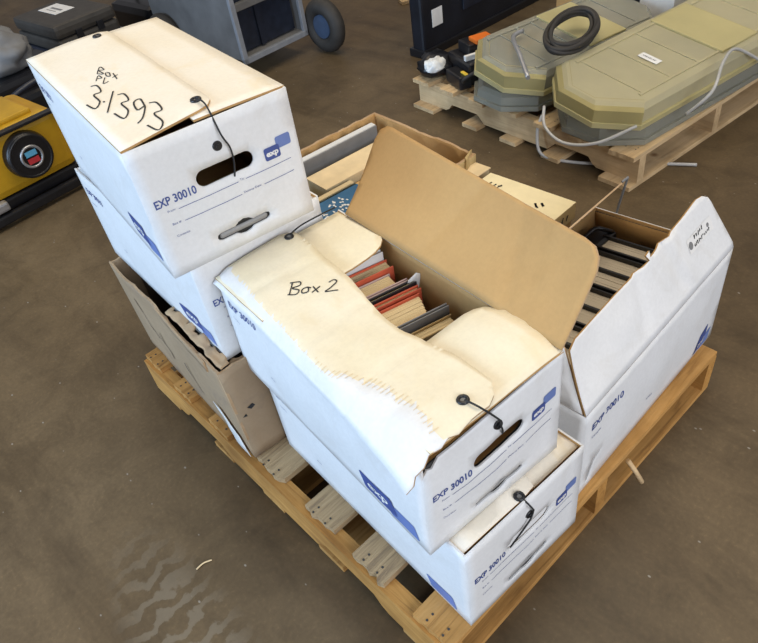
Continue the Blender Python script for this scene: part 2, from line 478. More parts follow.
    def print_left(s, x0=.44, b0=.018, k=1.0):
        S = s.left; bm = bmesh.new()
        sk = .35
        decal_poly(bm, rrect(x0 + .085 * k, x0 + .170 * k, b0 - .010, b0 + .034 * k, .005, skew=-.25), S, 1, .0007)
        if x0 != .440: decal_poly(bm, rrect(x0, x0 + .105 * k, b0, b0 + .055 * k, .006, skew=-.25), S, 0, .0010)
        if x0 != .440: put_text(bm, 'exp', x0 + .012 * k, b0 + .020 * k, .034 * k, S, width=.066 * k, mat=2, bold=.0006, off=.0014)
        link('side_logo', bm, [INK, LINK, PAPER], s.root)
        bm = bmesh.new()
        put_text(bm, 'EXP 30010', .028, .205, .0235, S, width=.105, bold=.0004); link('side_lettering', bm, INK, s.root)
        bm = bmesh.new(); put_text(bm, 'Contents:', .034, .176, .0075, S); link('side_lettering', bm, INK, s.root)
        bm = bmesh.new(); marks(bm, .150, .080, 4, .0065, S, w=.0014); link('side_lettering', bm, INK, s.root)

def lidS(b, lift=.016, mid=.19, extra=None):
    T = b.top
    def S(a, y):
        p = T(a, y)
        yy = min(y, b.W - y)
        p.z += lift * math.sin(PI / 2 * max(0, min(1, yy / .15)))
        if extra: p += extra(a, y)
        return p
    return S
def closure(b, eye, btn, path, eyeS):
    """eyelet ring on the flap, round button on the front panel and the cord between"""
    n = normal(eyeS, *eye); p = eyeS(*eye)
    bm = bmesh.new(); torus(bm, p + n * .0012, n, .0075, .0032, 24, 8); cyl(bm, p - n * .001, n, .0065, .0022, 20, 1)
    link('eyelet', bm, [BLACK, GREYC], b.root)
    if btn:
        F = b.front; q = F(*btn); m = normal(F, *btn)
        bm = bmesh.new(); cyl(bm, q, m, .0095, .003, 24, 0, .0082)
        cyl(bm, q + m * .003, m, .004, .002, 16, 0)
        link('fastening_button', bm, BLACK, b.root)
    bm = bmesh.new(); tube(bm, smoothpath(path), .0017, 8); link('elastic_cord', bm, CORDM, b.root)

# ---- box A : upper box of the far stack, closed, numbered 3.1393
A = FileBox((-.072, .093, .709), -.1305, 'closed white file box topping the far stack, 3.1393 written on its lid', bulge=(.004, .006, 0, .004), seed=1,
            corners={(0, 0, 0): (.02, 0, .002)})
A.body(front_top=[(.0003, 0), (W - .0003, 0), (W - .0003, H - .002), (.0003, H - .002)]); A.print_front(); A.print_left(.475, .035, .78)
SA = lidS(A, .003)
bm = bmesh.new()
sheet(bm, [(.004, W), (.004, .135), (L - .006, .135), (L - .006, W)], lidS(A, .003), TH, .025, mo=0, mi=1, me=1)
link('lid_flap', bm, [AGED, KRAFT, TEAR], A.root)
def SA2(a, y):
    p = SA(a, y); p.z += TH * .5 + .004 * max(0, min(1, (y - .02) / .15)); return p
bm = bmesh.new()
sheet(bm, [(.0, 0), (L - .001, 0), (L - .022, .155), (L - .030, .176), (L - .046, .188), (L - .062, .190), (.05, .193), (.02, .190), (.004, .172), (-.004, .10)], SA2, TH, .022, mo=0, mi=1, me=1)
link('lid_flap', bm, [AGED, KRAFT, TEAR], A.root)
def writing(bm, S, glyphs, a0, b0, da, db, w):
    """glyph strokes in a unit cell; x runs along the vector da, y along db"""
    for st in glyphs:
        stroke(bm, [(a0 + x * da[0] + y * db[0], b0 + x * da[1] + y * db[1]) for x, y in st], w, S)
three = [(0, .9), (.3, 1.02), (.55, .8), (.25, .55), (.6, .35), (.45, 0), (0, .05)]
nine = [(.55, .75), (.3, 1.0), (.05, .75), (.25, .5), (.55, .75), (.5, .3), (.3, 0)]
bm = bmesh.new()
g = []
def shift(st, dx, k=1): return [(x * k + dx, y * k) for x, y in st]
g += [shift(three, 0)]; g += [[(.78, .42), (.80, .38), (.82, .42)]]; g += [[(1.12, 1.0), (1.05, 0)]]
g += [shift(three, 1.35)]; g += [shift(nine, 2.1)]; g += [shift(three, 2.8, 1.05)]
writing(bm, SA2, g, .398, .018, (.069, .0175), (-.092, .040), .0034)
small = [[(0, 0), (.1, 1), (.5, .8), (.1, .5), (.55, .2), (0, 0)], [(.8, 0), (.7, .4), (1.0, .5), (1.1, .1), (.8, 0)], [(1.3, .6), (1.7, 0)], [(1.7, .6), (1.3, 0)]]
writing(bm, SA2, small, .262, .085, (.042, .011), (-.036, .015), .0024)
writing(bm, SA2, [[(0, 0), (.1, 1), (.5, .8), (.1, .5)], [(.8, 1), (.75, 0), (1.2, .6)]], .30, .070, (.036, .009), (-.028, .012), .0024)
link('handwriting', bm, MARK, A.root)
F = A.front
closure(A, (L - .062, .168), (.159, .213), [SA2(L - .062, .168) + Vector((.002, 0, .003)), SA2(L - .03, .168) + Vector((.012, 0, .006)), F(.168, .235) + Vector((.012, 0, 0)),
        F(.178, .205) + Vector((.008, 0, 0)), F(.178, .175) + Vector((.006, 0, 0)), F(.172, .147) + Vector((.003, 0, 0))], SA2)
bm = bmesh.new(); p = SA2(.035, .160); torus(bm, p + Vector((0, 0, .0015)), (0, 0, 1), .0075, .003); cyl(bm, p, (0, 0, 1), .0065, .002, 20, 1)
link('eyelet', bm, [BLACK, GREYC], A.root)

# ---- box D : under A, resting in the brown carton
D = FileBox((-.067, .081, .443), -.050, 'closed white file box under the numbered one, resting in the worn brown carton', bulge=(.003, .008, 0, .004), seed=2, flen=.613)
D.body(); D.print_front(); D.print_left(.455, .035, .78)
bm = bmesh.new()
sheet(bm, [(.004, W - .004), (.004, .15), (D.L - .004, .15), (D.L - .004, W - .004)], lambda a, b: D.top(a, b) - Vector((0, 0, .009)), TH, .06)
link('lid_flap', bm, [WHITE, KRAFT, TEAR], D.root)
bm = bmesh.new()
sheet(bm, [(.004, .004), (D.L - .004, .004), (D.L - .004, .17), (.004, .17)], lambda a, b: D.top(a, b) - Vector((0, 0, .003)), TH, .06)
link('lid_flap', bm, [WHITE, KRAFT, TEAR], D.root)

# ---- box C : lower box at the front, closed
C = FileBox((.600, .097, .1402), -.050, 'closed white file box at the front pallet corner, under the open box', bulge=(.003, .006, 0, .003), seed=3, flen=.620)
C.body(closed=True, front_top=[(.0003, 0), (W - .0003, 0), (W - .0003, H - .001), (.0003, H - .001)]); C.print_front(); C.print_left(.440, .020, .85)
bm = bmesh.new()
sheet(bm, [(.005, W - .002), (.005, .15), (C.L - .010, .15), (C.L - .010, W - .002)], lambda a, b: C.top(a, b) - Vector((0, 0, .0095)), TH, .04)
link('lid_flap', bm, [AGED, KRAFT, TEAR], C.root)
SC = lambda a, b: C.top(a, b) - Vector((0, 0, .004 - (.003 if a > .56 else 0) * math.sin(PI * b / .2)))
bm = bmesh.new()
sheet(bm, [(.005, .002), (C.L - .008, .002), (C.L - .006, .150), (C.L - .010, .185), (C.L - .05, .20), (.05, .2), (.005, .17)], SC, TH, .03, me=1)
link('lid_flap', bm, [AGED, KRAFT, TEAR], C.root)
F = C.front
closure(C, (C.L - .013, .150), (.160, .214), [SC(C.L - .013, .150) + Vector((.006, 0, .004)), F(.155, .25) + Vector((.012, 0, 0)), F(.164, .225) + Vector((.006, 0, 0)),
        F(.155, .205) + Vector((.006, 0, 0)), F(.130, .185) + Vector((.005, 0, 0)), F(.108, .163) + Vector((.002, 0, 0))], SC)

# ---- box B : the open one on top of C, "Box 2"
BO = .018
B = FileBox((.5374 + BO * math.cos(.0865), .0847 - BO * math.sin(.0865), .4068), -.0865, 'open white file box marked Box 2 with one brown flap raised', seed=4, rough=.0028, hgt=.2576, flen=L - BO,
            corners={(1, 0, 1): (-.006, .012, -.034), (0, 0, 1): (0, .006, -.012), (1, 0, 0): (.002, .0, 0)}, bulge=(.004, .008, 0, .0))
BH = B.H
tear = [(.0003, 0), (W - .0003, 0), (W - .0003, BH - .002), (.06, BH - .006), (.035, BH - .004), (.022, BH - .022), (.012, BH - .014), (.0003, BH - .03)]
B.body(front_top=tear); B.print_front(); B.print_left(.470 - BO, .022, .85)
# dust flaps (short, rounded)
def SBr(a, b):   # rear
    u = min(1, a / .2)
    return Vector((a - BO, b, BH - .006 + .002 * u + .010 * u * max(0, (b - .21) / .1))) + Vector((0, 0, .002 * noise.noise(Vector((a * 12, b * 12, 3)))))
bm = bmesh.new()
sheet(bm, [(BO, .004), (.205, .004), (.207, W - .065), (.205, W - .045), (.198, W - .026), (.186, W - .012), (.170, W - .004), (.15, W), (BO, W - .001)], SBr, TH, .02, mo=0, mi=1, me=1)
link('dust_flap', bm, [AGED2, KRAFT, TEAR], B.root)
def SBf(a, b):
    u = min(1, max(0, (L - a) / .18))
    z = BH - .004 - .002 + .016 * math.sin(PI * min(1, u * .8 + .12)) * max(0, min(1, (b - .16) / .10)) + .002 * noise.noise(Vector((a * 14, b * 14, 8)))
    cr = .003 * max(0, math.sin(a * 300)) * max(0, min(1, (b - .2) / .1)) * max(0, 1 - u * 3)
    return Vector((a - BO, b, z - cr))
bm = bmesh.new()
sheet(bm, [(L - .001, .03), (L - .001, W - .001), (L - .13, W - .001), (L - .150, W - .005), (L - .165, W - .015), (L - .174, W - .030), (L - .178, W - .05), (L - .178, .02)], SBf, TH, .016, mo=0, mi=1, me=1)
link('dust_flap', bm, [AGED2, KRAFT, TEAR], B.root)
# long flap with the writing: a crushed strip along the outer edge, then flat
crease = [(0, .040), (.06, .034), (.13, .026), (.21, .020), (.34, .012), (.42, .010), (.47, .022), (.54, .034), (.60, .040), (.66, .042)]
outerv = [(0, -.004), (.2, -.006), (.36, -.010), (.5, -.014), (.58, -.020), (.66, -.028)]
def lerp(tab, x):
    if x <= tab[0][0]: return tab[0][1]
    for (x0, y0), (x1, y1) in zip(tab, tab[1:]):
        if x <= x1: return y0 + (y1 - y0) * (x - x0) / (x1 - x0)
    return tab[-1][1]
def SB(a, b):
    k = lerp(crease, a); o = lerp(outerv, a)
    zt = BH + .005 + .002 * math.sin(a * 9)
    zo = BH - .014 - .022 * max(0, min(1, (a - .1) / .5))
    t = b / .06 if b < .06 else 1.0     # b: 0..0.06 is the crushed strip
    if b < .06:
        y = o + (k - o) * t; z = zo + (zt - zo) * (t * .75 + .25 * math.sin(PI / 2 * max(0, t)))
    else:
        y = k + (b - .06); z = zt + .004 * math.sin(min(1, (b - .06) / .12) * PI / 2)
    z += .0032 * noise.noise(Vector((a * 10, y * 16, 5))) + .0016 * noise.noise(Vector((a * 34, y * 20, 9)))
    z -= .004 * math.exp(-((a - .12 - y * .15) / .006) ** 2) + .003 * math.exp(-((a - .33 + y * .1) / .007) ** 2) + .003 * math.exp(-((a - .47) / .006) ** 2)
    if a > .585: z -= .010 * ((a - .585) / .06) ** 2 * (1 if b < .1 else max(0, 1 - (b - .1) / .06))
    return Vector((a - BO, y, z))
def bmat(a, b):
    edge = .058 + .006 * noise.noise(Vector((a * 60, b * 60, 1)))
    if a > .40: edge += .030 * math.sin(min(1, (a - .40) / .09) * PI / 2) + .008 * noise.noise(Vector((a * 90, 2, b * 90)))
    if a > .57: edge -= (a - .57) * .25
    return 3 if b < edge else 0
o_b = [(BO, 0), (L - .012, 0), (L + .004, .000), (L + .006, .012), (L + .000, .020), (L + .003, .034), (L - .003, .048), (L + .003, .066), (L - .002, .085), (L + .004, .10), (L + .001, .130), (L + .002, .165),
       (L - .008, .185), (L - .03, .203), (.52, .210), (.38, .207), (.25, .222), (.14, .224), (.09, .222), (BO + .012, .215), (BO, .19)]
bm = bmesh.new()
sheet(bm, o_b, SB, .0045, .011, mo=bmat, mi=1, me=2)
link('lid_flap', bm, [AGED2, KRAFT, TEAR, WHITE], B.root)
# exposed fluting along the edge where the paper liner has torn
bm = bmesh.new()
for i in range(46):
    a = .20 + i * .0092
    e = .058 + (.030 * math.sin(min(1, (a - .40) / .09) * PI / 2) if a > .40 else 0) - ((a - .57) * .25 if a > .57 else 0)
    ln = random.uniform(.003, .006) if a < .36 else random.uniform(.008, .02)
    if a > .615: continue
    line(bm, a, e - ln * .6, a + random.uniform(-.001, .002), e + ln * .6, .0011, SB, 0, .0012)
link('torn_edge', bm, TANW, B.root)
# big raised flap, brown inside
hA = Vector((.0, W - .005, BH + .001)); hB = Vector((L - BO, W - .005, BH + .001)); tA = Vector((.000, W + .150, BH + .140)); tB = Vector((L - BO - .010, W + .098, BH + .138))
def SK(a, b):
    u = a / L; v = b / .19
    p = (hA * (1 - u) + hB * u) * (1 - v) + (tA * (1 - u) + tB * u) * v
    n = (hB - hA).cross(tA - hA).normalized()
    return p - n * .005 * math.exp(-((u - .80 + v * .10) / .012) ** 2) + n * .004 * math.exp(-((u - .90 + v * .06) / .010) ** 2) - n * .004 * math.exp(-((u - .42 - v * .12) / .02) ** 2) + n * (.006 * math.sin(PI * v) * -1 + .003 * noise.noise(Vector((a * 7, b * 9, 2))) - .006 * max(0, v - .1) * math.sin(PI * u))
# outer side faces away from the opening (down/right), inner (kraft) faces up-left
def SKo(a, b): return SK(L - a, b)
bm = bmesh.new()
sheet(bm, [(.0, 0), (L - .034, 0), (L - .030, .02), (L - .006, .13), (L - .002, .155), (L - .006, .176), (L - .022, .188), (L - .04, .19), (.045, .19), (.02, .186), (.006, .172), (0, .15)], SKo, TH, .014, mo=0, mi=1, me=2)
link('raised_flap', bm, [WHITE, KRAFT, TEAR], B.root)
# handwriting Box 2
bm = bmesh.new()
gl = [[(0.05, 1.0), (0, 0)], [(-.1, .95), (.45, 1.05), (.5, .75), (.1, .52), (.5, .35), (.4, .02), (-.1, .02)],
      [(.95, .5), (.7, .35), (.75, .05), (1.05, .1), (1.05, .4), (.95, .5), (1.2, .4)], [(1.3, .5), (1.65, .0)], [(1.7, .5), (1.3, .0)],
      [(2.15, .8), (2.4, 1.0), (2.6, .8), (2.3, .3), (2.05, 0), (2.75, .05)]]
writing(bm, SB, gl, .196, .112, (.023, .0265), (-.026, .021), .0028)
link('handwriting', bm, MARK, B.root)
F = B.front
closure(B, (.606, .145), (.160, .214), [SB(.606, .145) + Vector((.004, 0, .004)), SB(.632, .150) + Vector((.004, 0, .004)), F(.150, BH - .01) + Vector((.016, 0, 0)), F(.157, .225) + Vector((.010, 0, 0)),
        F(.162, .205) + Vector((.008, 0, 0)), F(.172, .176) + Vector((-.004, 0, 0))], SB)
bm = bmesh.new(); p = SB(BO + .022, .198); torus(bm, p + Vector((0, 0, .0015)), (0, 0, 1), .0075, .003); cyl(bm, p, (0, 0, 1), .0065, .002, 20, 1)
link('eyelet', bm, [BLACK, GREYC], B.root)
bm = bmesh.new(); tube(bm, smoothpath([p + Vector((-.004, .006, .003)), p + Vector((-.012, .04, .004)), p + Vector((-.014, .09, .003)), p + Vector((-.016, .13, .0))]), .0017)
link('elastic_cord', bm, CORDM, B.root)

# ---- box E : long side to the camera, flaps up, at the right pallet edge
EW = .345
E_ = FileBox((1.203, .434, .1402), .029 + PI / 2, 'open white file box along the right pallet edge with its printed flap standing up', seed=5, rough=.003,
             corners={(1, 0, 1): (0, .012, .010), (0, 0, 1): (0, 0, .006), (1, 0, 0): (-.012, .006, 0), (0, 1, 1): (0, .02, 0), (1, 1, 1): (-.01, .025, 0)}, bulge=(.002, .008, 0, .006), wid=EW)
E_.body(left_tear=[(.028, .022), (.034, .020), (.050, .072), (.072, .092), (.069, .098), (.046, .084), (.036, .066)])
S = E_.left; bm = bmesh.new()
put_text(bm, 'EXP 30010', .026, .198, .026, S, width=.118, bold=.0006); link('side_lettering', bm, INK, E_.root)
bm = bmesh.new(); put_text(bm, 'Contents:', .030, .170, .009, S); link('side_lettering', bm, INK, E_.root)
bm = bmesh.new(); marks(bm, .270, .075, 4, .008, S, w=.0018); link('side_lettering', bm, INK, E_.root)
bm = bmesh.new(); decal_poly(bm, rrect(.52, .575, .016, .075, .006, skew=.25), S, 0, .001); decal_poly(bm, rrect(.56, .612, .006, .045, .006, skew=.2), S, 1)
put_text(bm, 'exp', .535, .032, .028, S, width=.042, mat=2, off=.0014)
link('side_logo', bm, [INK, LINK, PAPER], E_.root)
EC = E_.c
def SE(a, b):
    u = a / L; h = EC[(0, 0, 1)] * (1 - u) + EC[(1, 0, 1)] * u
    lean = R(27)
    p = h + Vector((0, math.sin(lean) * b, math.cos(lean) * b))
    p.y += .005 * noise.noise(Vector((a * 8, b * 12, 4))) * min(1, b / .03)
    k = .25 + .0 * b
    p.y += min(1, b / .04) * (.006 * math.exp(-((a - .25 - b * .2) / .012) ** 2) + .005 * math.exp(-((a - .43 + b * .3) / .014) ** 2) - .004 * math.exp(-((a - .46 + b * .3) / .01) ** 2))
    return p
bm = bmesh.new()
sheet(bm, [(0, 0), (L, 0), (L + .002, .012), (.606, .135), (.597, .152), (.575, .166), (.550, .170), (.520, .166), (.400, .155), (.335, .152), (.338, .166), (.322, .163), (.330, .148), (.05, .146), (.026, .135), (.012, .07)],
      SE, TH, .014, mo=0, mi=1, me=1)
link('raised_flap', bm, [WHITE, KRAFT, TEAR], E_.root)
bm = bmesh.new()
decal_poly(bm, rrect(.468, .585, .078, .112, .004), SE, 2, .0008)
marks(bm, .500, .098, 5, .0125, SE, w=.0030, seed=3, off=.0014); marks(bm, .493, .083, 11, .0095, SE, w=.0024, seed=4, off=.0014)
cyl(bm, SE(.479, .095) , normal(SE, .479, .095), .009, .0014, 20, 1)
cyl(bm, SE(.566, .098) , normal(SE, .566, .098), .005, .0014, 20, 1)
link('printed_certificate', bm, [MARK, GREYC, PAPER], E_.root)
def SEn(a, b):   # near dust flap, hinge at local x = 0
    h = EC[(0, 1, 1)].lerp(EC[(0, 0, 1)], a / EW); return h + Vector((b * .22, 0, b * .95))
bm = bmesh.new()
sheet(bm, [(.004, 0), (EW - .008, 0), (EW - .070, .125), (EW - .10, .140), (.05, .148), (.012, .12)], SEn, TH, .025)
link('dust_flap', bm, [WHITE, KRAFT, TEAR], E_.root)
def SEf(a, b):   # far long flap, leaning in over the box, seen along its plane
    h = EC[(1, 1, 1)].lerp(EC[(0, 1, 1)], a / L); return h + Vector((0, -b * .57, b * .80))
bm = bmesh.new()
sheet(bm, [(.004, 0), (L - .01, 0), (L - .03, .10), (L - .06, .13), (.03, .130), (.008, .122), (.0, .10)], SEf, TH, .025)
link('raised_flap', bm, [WHITE, KRAFT, TEAR], E_.root)
bm = bmesh.new()
p = SEf(.006, .122); q = Vector((L - .012, EW, E_.H - .05))
tube(bm, smoothpath([p, p + Vector((.016, -.004, .004)), p + Vector((.028, .002, -.012)), q + Vector((.018, -.03, .04)), q + Vector((.016, -.03, -.02))]), .0032)
link('hanging_strap', bm, [GREYC], E_.root)

# ------------------------------------------------------------------ books
def book(loc, yaw, t, w, h, cover, pages, label, lean=0, spread=0, group=None, fan=0, name='book', over=.004, top_open=True, cat='book', c=.0025):
    """standing book, spine down, page edges up. t thickness (x), w length (y), h height"""
    o = root(name, loc, yaw, label, cat, group)
    o.rotation_euler = (0, lean, yaw)
    bm = bmesh.new()
    box(bm, -t / 2, -t / 2 + c, -w / 2, w / 2, 0, h, 0)
    box(bm, t / 2 - c + spread, t / 2 + spread, -w / 2, w / 2, 0, h, 0)
    box(bm, -t / 2, t / 2 + spread, -w / 2, w / 2, 0, c, 0)
    # little bevel of the boards
    bmesh.ops.bevel(bm, geom=bm.edges[:], offset=.0008, segments=1, affect='EDGES')
    link('cover', bm, cover, o)
    bm = bmesh.new()
    n = 6
    for i in range(n):
        x0 = -t / 2 + c + .0003 + (t - 2 * c + spread) * i / n; x1 = -t / 2 + c + (t - 2 * c + spread) * (i + 1) / n - .0002
        dz = random.uniform(-.0022, .0); f = fan * (i / n)
        box(bm, x0, x1, -w / 2 + over, w / 2 - over - abs(f), c, h - over + dz, 0)
    link('page_block', bm, pages, o)
    return o
zb = .4068 + .006
gB = 'old books in the open box marked Box 2'
# (x, y, yaw, thickness, width, height, lean, spread)
def inB(u, v):
    c, s = math.cos(-.0865), math.sin(-.0865); return (.5374 + c * u - s * v, .0847 + s * u + c * v, zb)
by = -.0865 + R(-9)
book(inB(.148, 0.172), by, .014, .255, 0.234, GREYC, WHITEC, 'thin grey book with pale pages, rearmost book in the Box 2 box', group=gB)
book(inB(.162, 0.177), by, .012, .25, 0.228, WHITEC, PAGES, 'thin pale-covered book beside the red one in the Box 2 box', group=gB)
book(inB(.186, 0.177), by, .030, .25, 0.210, REDC, PAGES, 'red hardback near the rear dust flap of the Box 2 box', group=gB)
book(inB(.222, 0.167), by, .038, .232, 0.200, PINKC, PAGES, 'thick book with yellowed pages and grey-pink cover in the Box 2 box', group=gB)
book(inB(.252, 0.172), by, .009, .245, 0.208, PINKC, PAGES, 'slim grey-pink book left of the black one in the Box 2 box', group=gB)
book(inB(.265, 0.177), by, .012, .25, 0.208, BLACK, PAGES, 'slim black book in the middle of the Box 2 box', group=gB)
book(inB(.281, 0.182), by, .014, .235, 0.202, REDC, PAGES, 'thin red-orange book against the thick fanned one in the Box 2 box', group=gB)
book(inB(.323, .165), by, .060, .235, .200, REDC, PAGES, 'thickest book of fanned yellow pages in the Box 2 box', group=gB, fan=.015)
book(inB(.364, 0.172), by, .010, .25, 0.208, GREYC, PAGES, 'slim grey book by the front dust flap of the Box 2 box', group=gB)
sp = book(inB(.388, 0.172), by, .026, .24, 0.192, CREAM2, PAGES, 'cream book with a wire coil by the front dust flap of the Box 2 box', group=gB)
bm = bmesh.new()
for k in range(5): torus(bm, (.0, .112 - k * .006, .172), (0, 1, .15), .011, .0012, 18, 6)
link('wire_coil', bm, SILVER, sp)
# curled loose leaf between the books
bm = bmesh.new()
def leaf(a, b): return Vector((a * .3 + .012 * math.sin(b * 22), a, b))
bm2 = bm
sheet(bm2, [(0, 0), (.035, 0), (.03, .05), (.018, .058), (0, .045)], leaf, .001, .01, mi=0, me=0)
lf = link('loose_leaf', bm2, WHITEC); x, y, z = inB(.270, .285); lf.location = (x, y, zb + .165); tag(lf, 'curled pale loose leaf sticking up beside the black book in the Box 2 box', 'paper')

gE = 'dark-covered books in the right-hand file box'
ye = .029
labs = ('nearest the brown raised flap in the right box', 'second from the near end of the right box', 'third from the near end of the right box', 'fourth from the near end of the right box',
        'fourth from the far end of the right box', 'third from the far end of the right box', 'second from the far end of the right box', 'at the far end of the right box, beside the pouch')
y = .475
for k, lab in enumerate(labs):
    t = (.056, .060, .062, .064, .068, .066, .066, .056)[k]
    book((1.022, y + t / 2, .1402 + .006), PI / 2 + ye + R(5), t, .26, .236 + .006 * (k % 2), BLACK, PAGESG, 'dark-covered book ' + lab, group=gE, over=.010, c=.006)
    y += t + .003
# dark leftovers at the far end of the right box
bm = bmesh.new()
box(bm, -.028, .030, -.11, .05, 0, .238, 0, .012)
tube(bm, smoothpath([(-.02, -.05, .236), (-.01, .0, .256), (.01, .02, .25), (.02, .04, .236)]), .006)
dk = link('black_pouch', bm, BAGB); dk.location = (.880, .965, .1462); tag(dk, 'black pouch squeezed in at the far end of the right box', 'pouch')

# ------------------------------------------------------------------ brown cartons
def carton(loc, yaw, l, w, h, label, mats, lean=(0, 0, 0, 0), jag=0, seed=0, th=.006, hs=None):
    """open carton; lean = outward offset of the top edge of front, left, rear, right walls"""
    o = root('brown_carton', loc, yaw, label, 'cardboard box')
    c = {}
    for i in (0, 1):
        for j in (0, 1):
            c[(i, j, 0)] = Vector((i * l, j * w, 0))
            dx = lean[0] if i else -lean[2]; dy = lean[3] if j else -lean[1]
            c[(i, j, 1)] = Vector((i * l + dx, j * w + dy, h))
    def mk(p, q, ln, sd):
        a0, a1, b0, b1 = c[p + (0,)], c[q + (0,)], c[p + (1,)], c[q + (1,)]
        n = (a1 - a0).cross(b0 - a0).normalized()
        def S(a, b):
            u = a / ln; v = b / h
            q_ = (a0 * (1 - u) + a1 * u) * (1 - v) + (b0 * (1 - u) + b1 * u) * v
            e = min(1, min(u, 1 - u) * 6)
            return q_ + n * e * (.008 * noise.noise(Vector((a * 6 + sd * 5 + seed, b * 6, seed))) + .004 * noise.noise(Vector((a * 22, b * 22 + sd, seed))))
        return S
    faces = [mk((1, 0), (1, 1), w, 1), mk((0, 0), (1, 0), l, 2), mk((0, 1), (0, 0), w, 3), mk((1, 1), (0, 1), l, 4)]
    bm = bmesh.new(); rnd = random.Random(seed)
    for S, ln, h in zip(faces, (w, l, w, l), hs or (h,) * 4):
        out = [(0, 0), (ln, 0)]
        n = max(4, int(ln / .02))
        for k in range(n, -1, -1):
            out.append((ln * k / n, h - (rnd.uniform(0, jag) if jag else 0)))
        sheet(bm, out, S, th, .03, mo=0, mi=1, me=2)
    box(bm, .004, l - .004, .004, w - .004, 0, .005, 0)
    link('body', bm, mats, o)
    return o, faces
Fb, Ff = carton((-.030, .052, .1402), -.062, .600, .405, .312, 'worn brown carton on the left pallet corner with a torn rim', [KRAFT2, KRAFT2, TEAR], lean=(.0, .006, .01, 0), jag=.010, seed=3, hs=(.298, .330, .296, .296))
# crumpled scraps of the torn inner flaps
for k in range(1):
    bm = bmesh.new(); rnd = random.Random(11)
    out = [(.33, .0), (.59, .0)] + [(.59 - .26 * q / 22, .030 + rnd.uniform(-.012, .014)) for q in range(23)]
    sheet(bm, out, lambda a, b: Vector((a, .006 + b * .75 + .006 * noise.noise(Vector((a * 40, b * 60, 1))), .318 + b * .15 + .010 * noise.noise(Vector((a * 34, b * 30, 5))) - max(0, a - .5) * .12)), .004, .008, mi=0, me=0)
    out = [(.03, .0), (.36, .0)] + [(.36 - .33 * q / 22, .028 + rnd.uniform(-.012, .010)) for q in range(23)]
    sheet(bm, out, lambda a, b: Vector((.592 - b * .7 + .006 * noise.noise(Vector((a * 40, b * 60, 1))), a, .292 + b * .2 + .008 * noise.noise(Vector((a * 30, b * 30, 5))))), .004, .008, mi=0, me=0)
    link('torn_flap', bm, TEAR, Fb)
bm = bmesh.new(); S = Ff[1]
sheet(bm, [(.30, .27), (.545, .262), (.545, .292), (.30, .30)], S, .004, .03, off=.004)
link('folded_strip', bm, [KRAFT2, KRAFT2, TEAR], Fb)
bm = bmesh.new()
S = Ff[1]; line(bm, .20, .16, .235, .09, .006, S, 0, .002); line(bm, .33, .14, .40, .07, .004, S); line(bm, .10, .22, .17, .12, .004, S)
S = Ff[0]; decal_poly(bm, [(.03, .16), (.045, .165), (.05, .155), (.038, .15)], S); decal_poly(bm, [(.012, .14), (.022, .146), (.024, .136)], S)
link('scuff_marks', bm, MARK, Fb)
bm = bmesh.new(); S = Ff[1]
sheet(bm, [(.520, -.004), (.585, -.004), (.560, .05), (.50, .10), (.47, .11)], S, .001, .02, off=.006)
link('white_paper_scrap', bm, [WHITEC, WHITEC, WHITEC], Fb)
# what carries box D inside the carton
for k, (x, lab) in enumerate(((.03, 'black plastic bundle inside the worn brown carton, rear end'), (.31, 'black plastic bundle inside the worn brown carton, front end'))):
    bm = bmesh.new(); box(bm, 0, .235, .045, .33, .006, .2955, 0, .02)
    bmesh.ops.subdivide_edges(bm, edges=bm.edges[:], cuts=2, use_grid_fill=True)
    for v in bm.verts:
        if v.co.z < .29 and v.co.z > .02: v.co += Vector((noise.noise(v.co * 18), noise.noise(v.co * 18 + Vector((9, 0, 0))), 0)) * .010
    o = link('plastic_bundle', bm, BAGB, smooth=True); o.location = Fb.location; o.rotation_euler = (0, 0, -.062)
    d = Matrix.Rotation(-.062, 3, 'Z') @ Vector((x, 0, 0)); o.location = Vector((-.030, .052, .1402)) + d
    tag(o, lab, 'bundle')

Gb, Gf = carton((-.120, .492, .1402), -.058, .475, .595, .285, 'open brown carton of books at the far corner of the pallet', [KRAFT3, KRAFT, TEAR], lean=(.004, 0, .004, .004), jag=.004, seed=8, th=.009)
bm = bmesh.new()
M = Matrix.Translation((.470, .575, .262)) @ Matrix.Rotation(R(35), 4, 'Z')
box(bm, -.004, .004, -.03, .022, -.05, .03, 0, 0, M, .005)
link('bent_corner', bm, KRAFT3, Gb)
def flatbook(loc, yaw, lx, ly, t, cover, pages, label, tilt=(0, 0), group=None, cat='book', name='book'):
    o = root(name, loc, yaw, label, cat, group); o.rotation_euler = (tilt[0], tilt[1], yaw)
    bm = bmesh.new(); c = .0025
    box(bm, 0, lx, 0, ly, 0, c); box(bm, 0, lx, 0, ly, t - c, t); box(bm, 0, c, 0, ly, c, t - c)
    link('cover', bm, cover, o)
    bm = bmesh.new(); box(bm, c + .0005, lx - .004, .004, ly - .004, c + .0002, t - c - .0002); link('page_block', bm, pages, o)
    return o
def inG(u, v, z): 
    c, s = math.cos(-.058), math.sin(-.058); return (-.120 + c * u - s * v, .492 + s * u + c * v, z)
gG = 'books in the far brown carton'
zg = .1462
flatbook(inG(.085, .22, zg), -.058, .115, .35, .160, TANW, PAGES, 'thick tan book block at the bottom of the far brown carton', group=gG)
flatbook(inG(.087, .225, zg + .1603), -.058, .110, .345, .070, TANW, PAGES, 'pale tan book lying highest in the far brown carton', group=gG)
o = root('book', inG(.022, .12, zg), -.058, 'dark grey standing book along the rear wall of the far brown carton', 'book', gG)
bm = bmesh.new(); box(bm, 0, .028, 0, .44, 0, .262, 0, .002); link('cover', bm, GREYC, o)
bm = bmesh.new(); box(bm, .003, .025, .003, .437, .2622, .2655); link('page_block', bm, WHITEC, o)
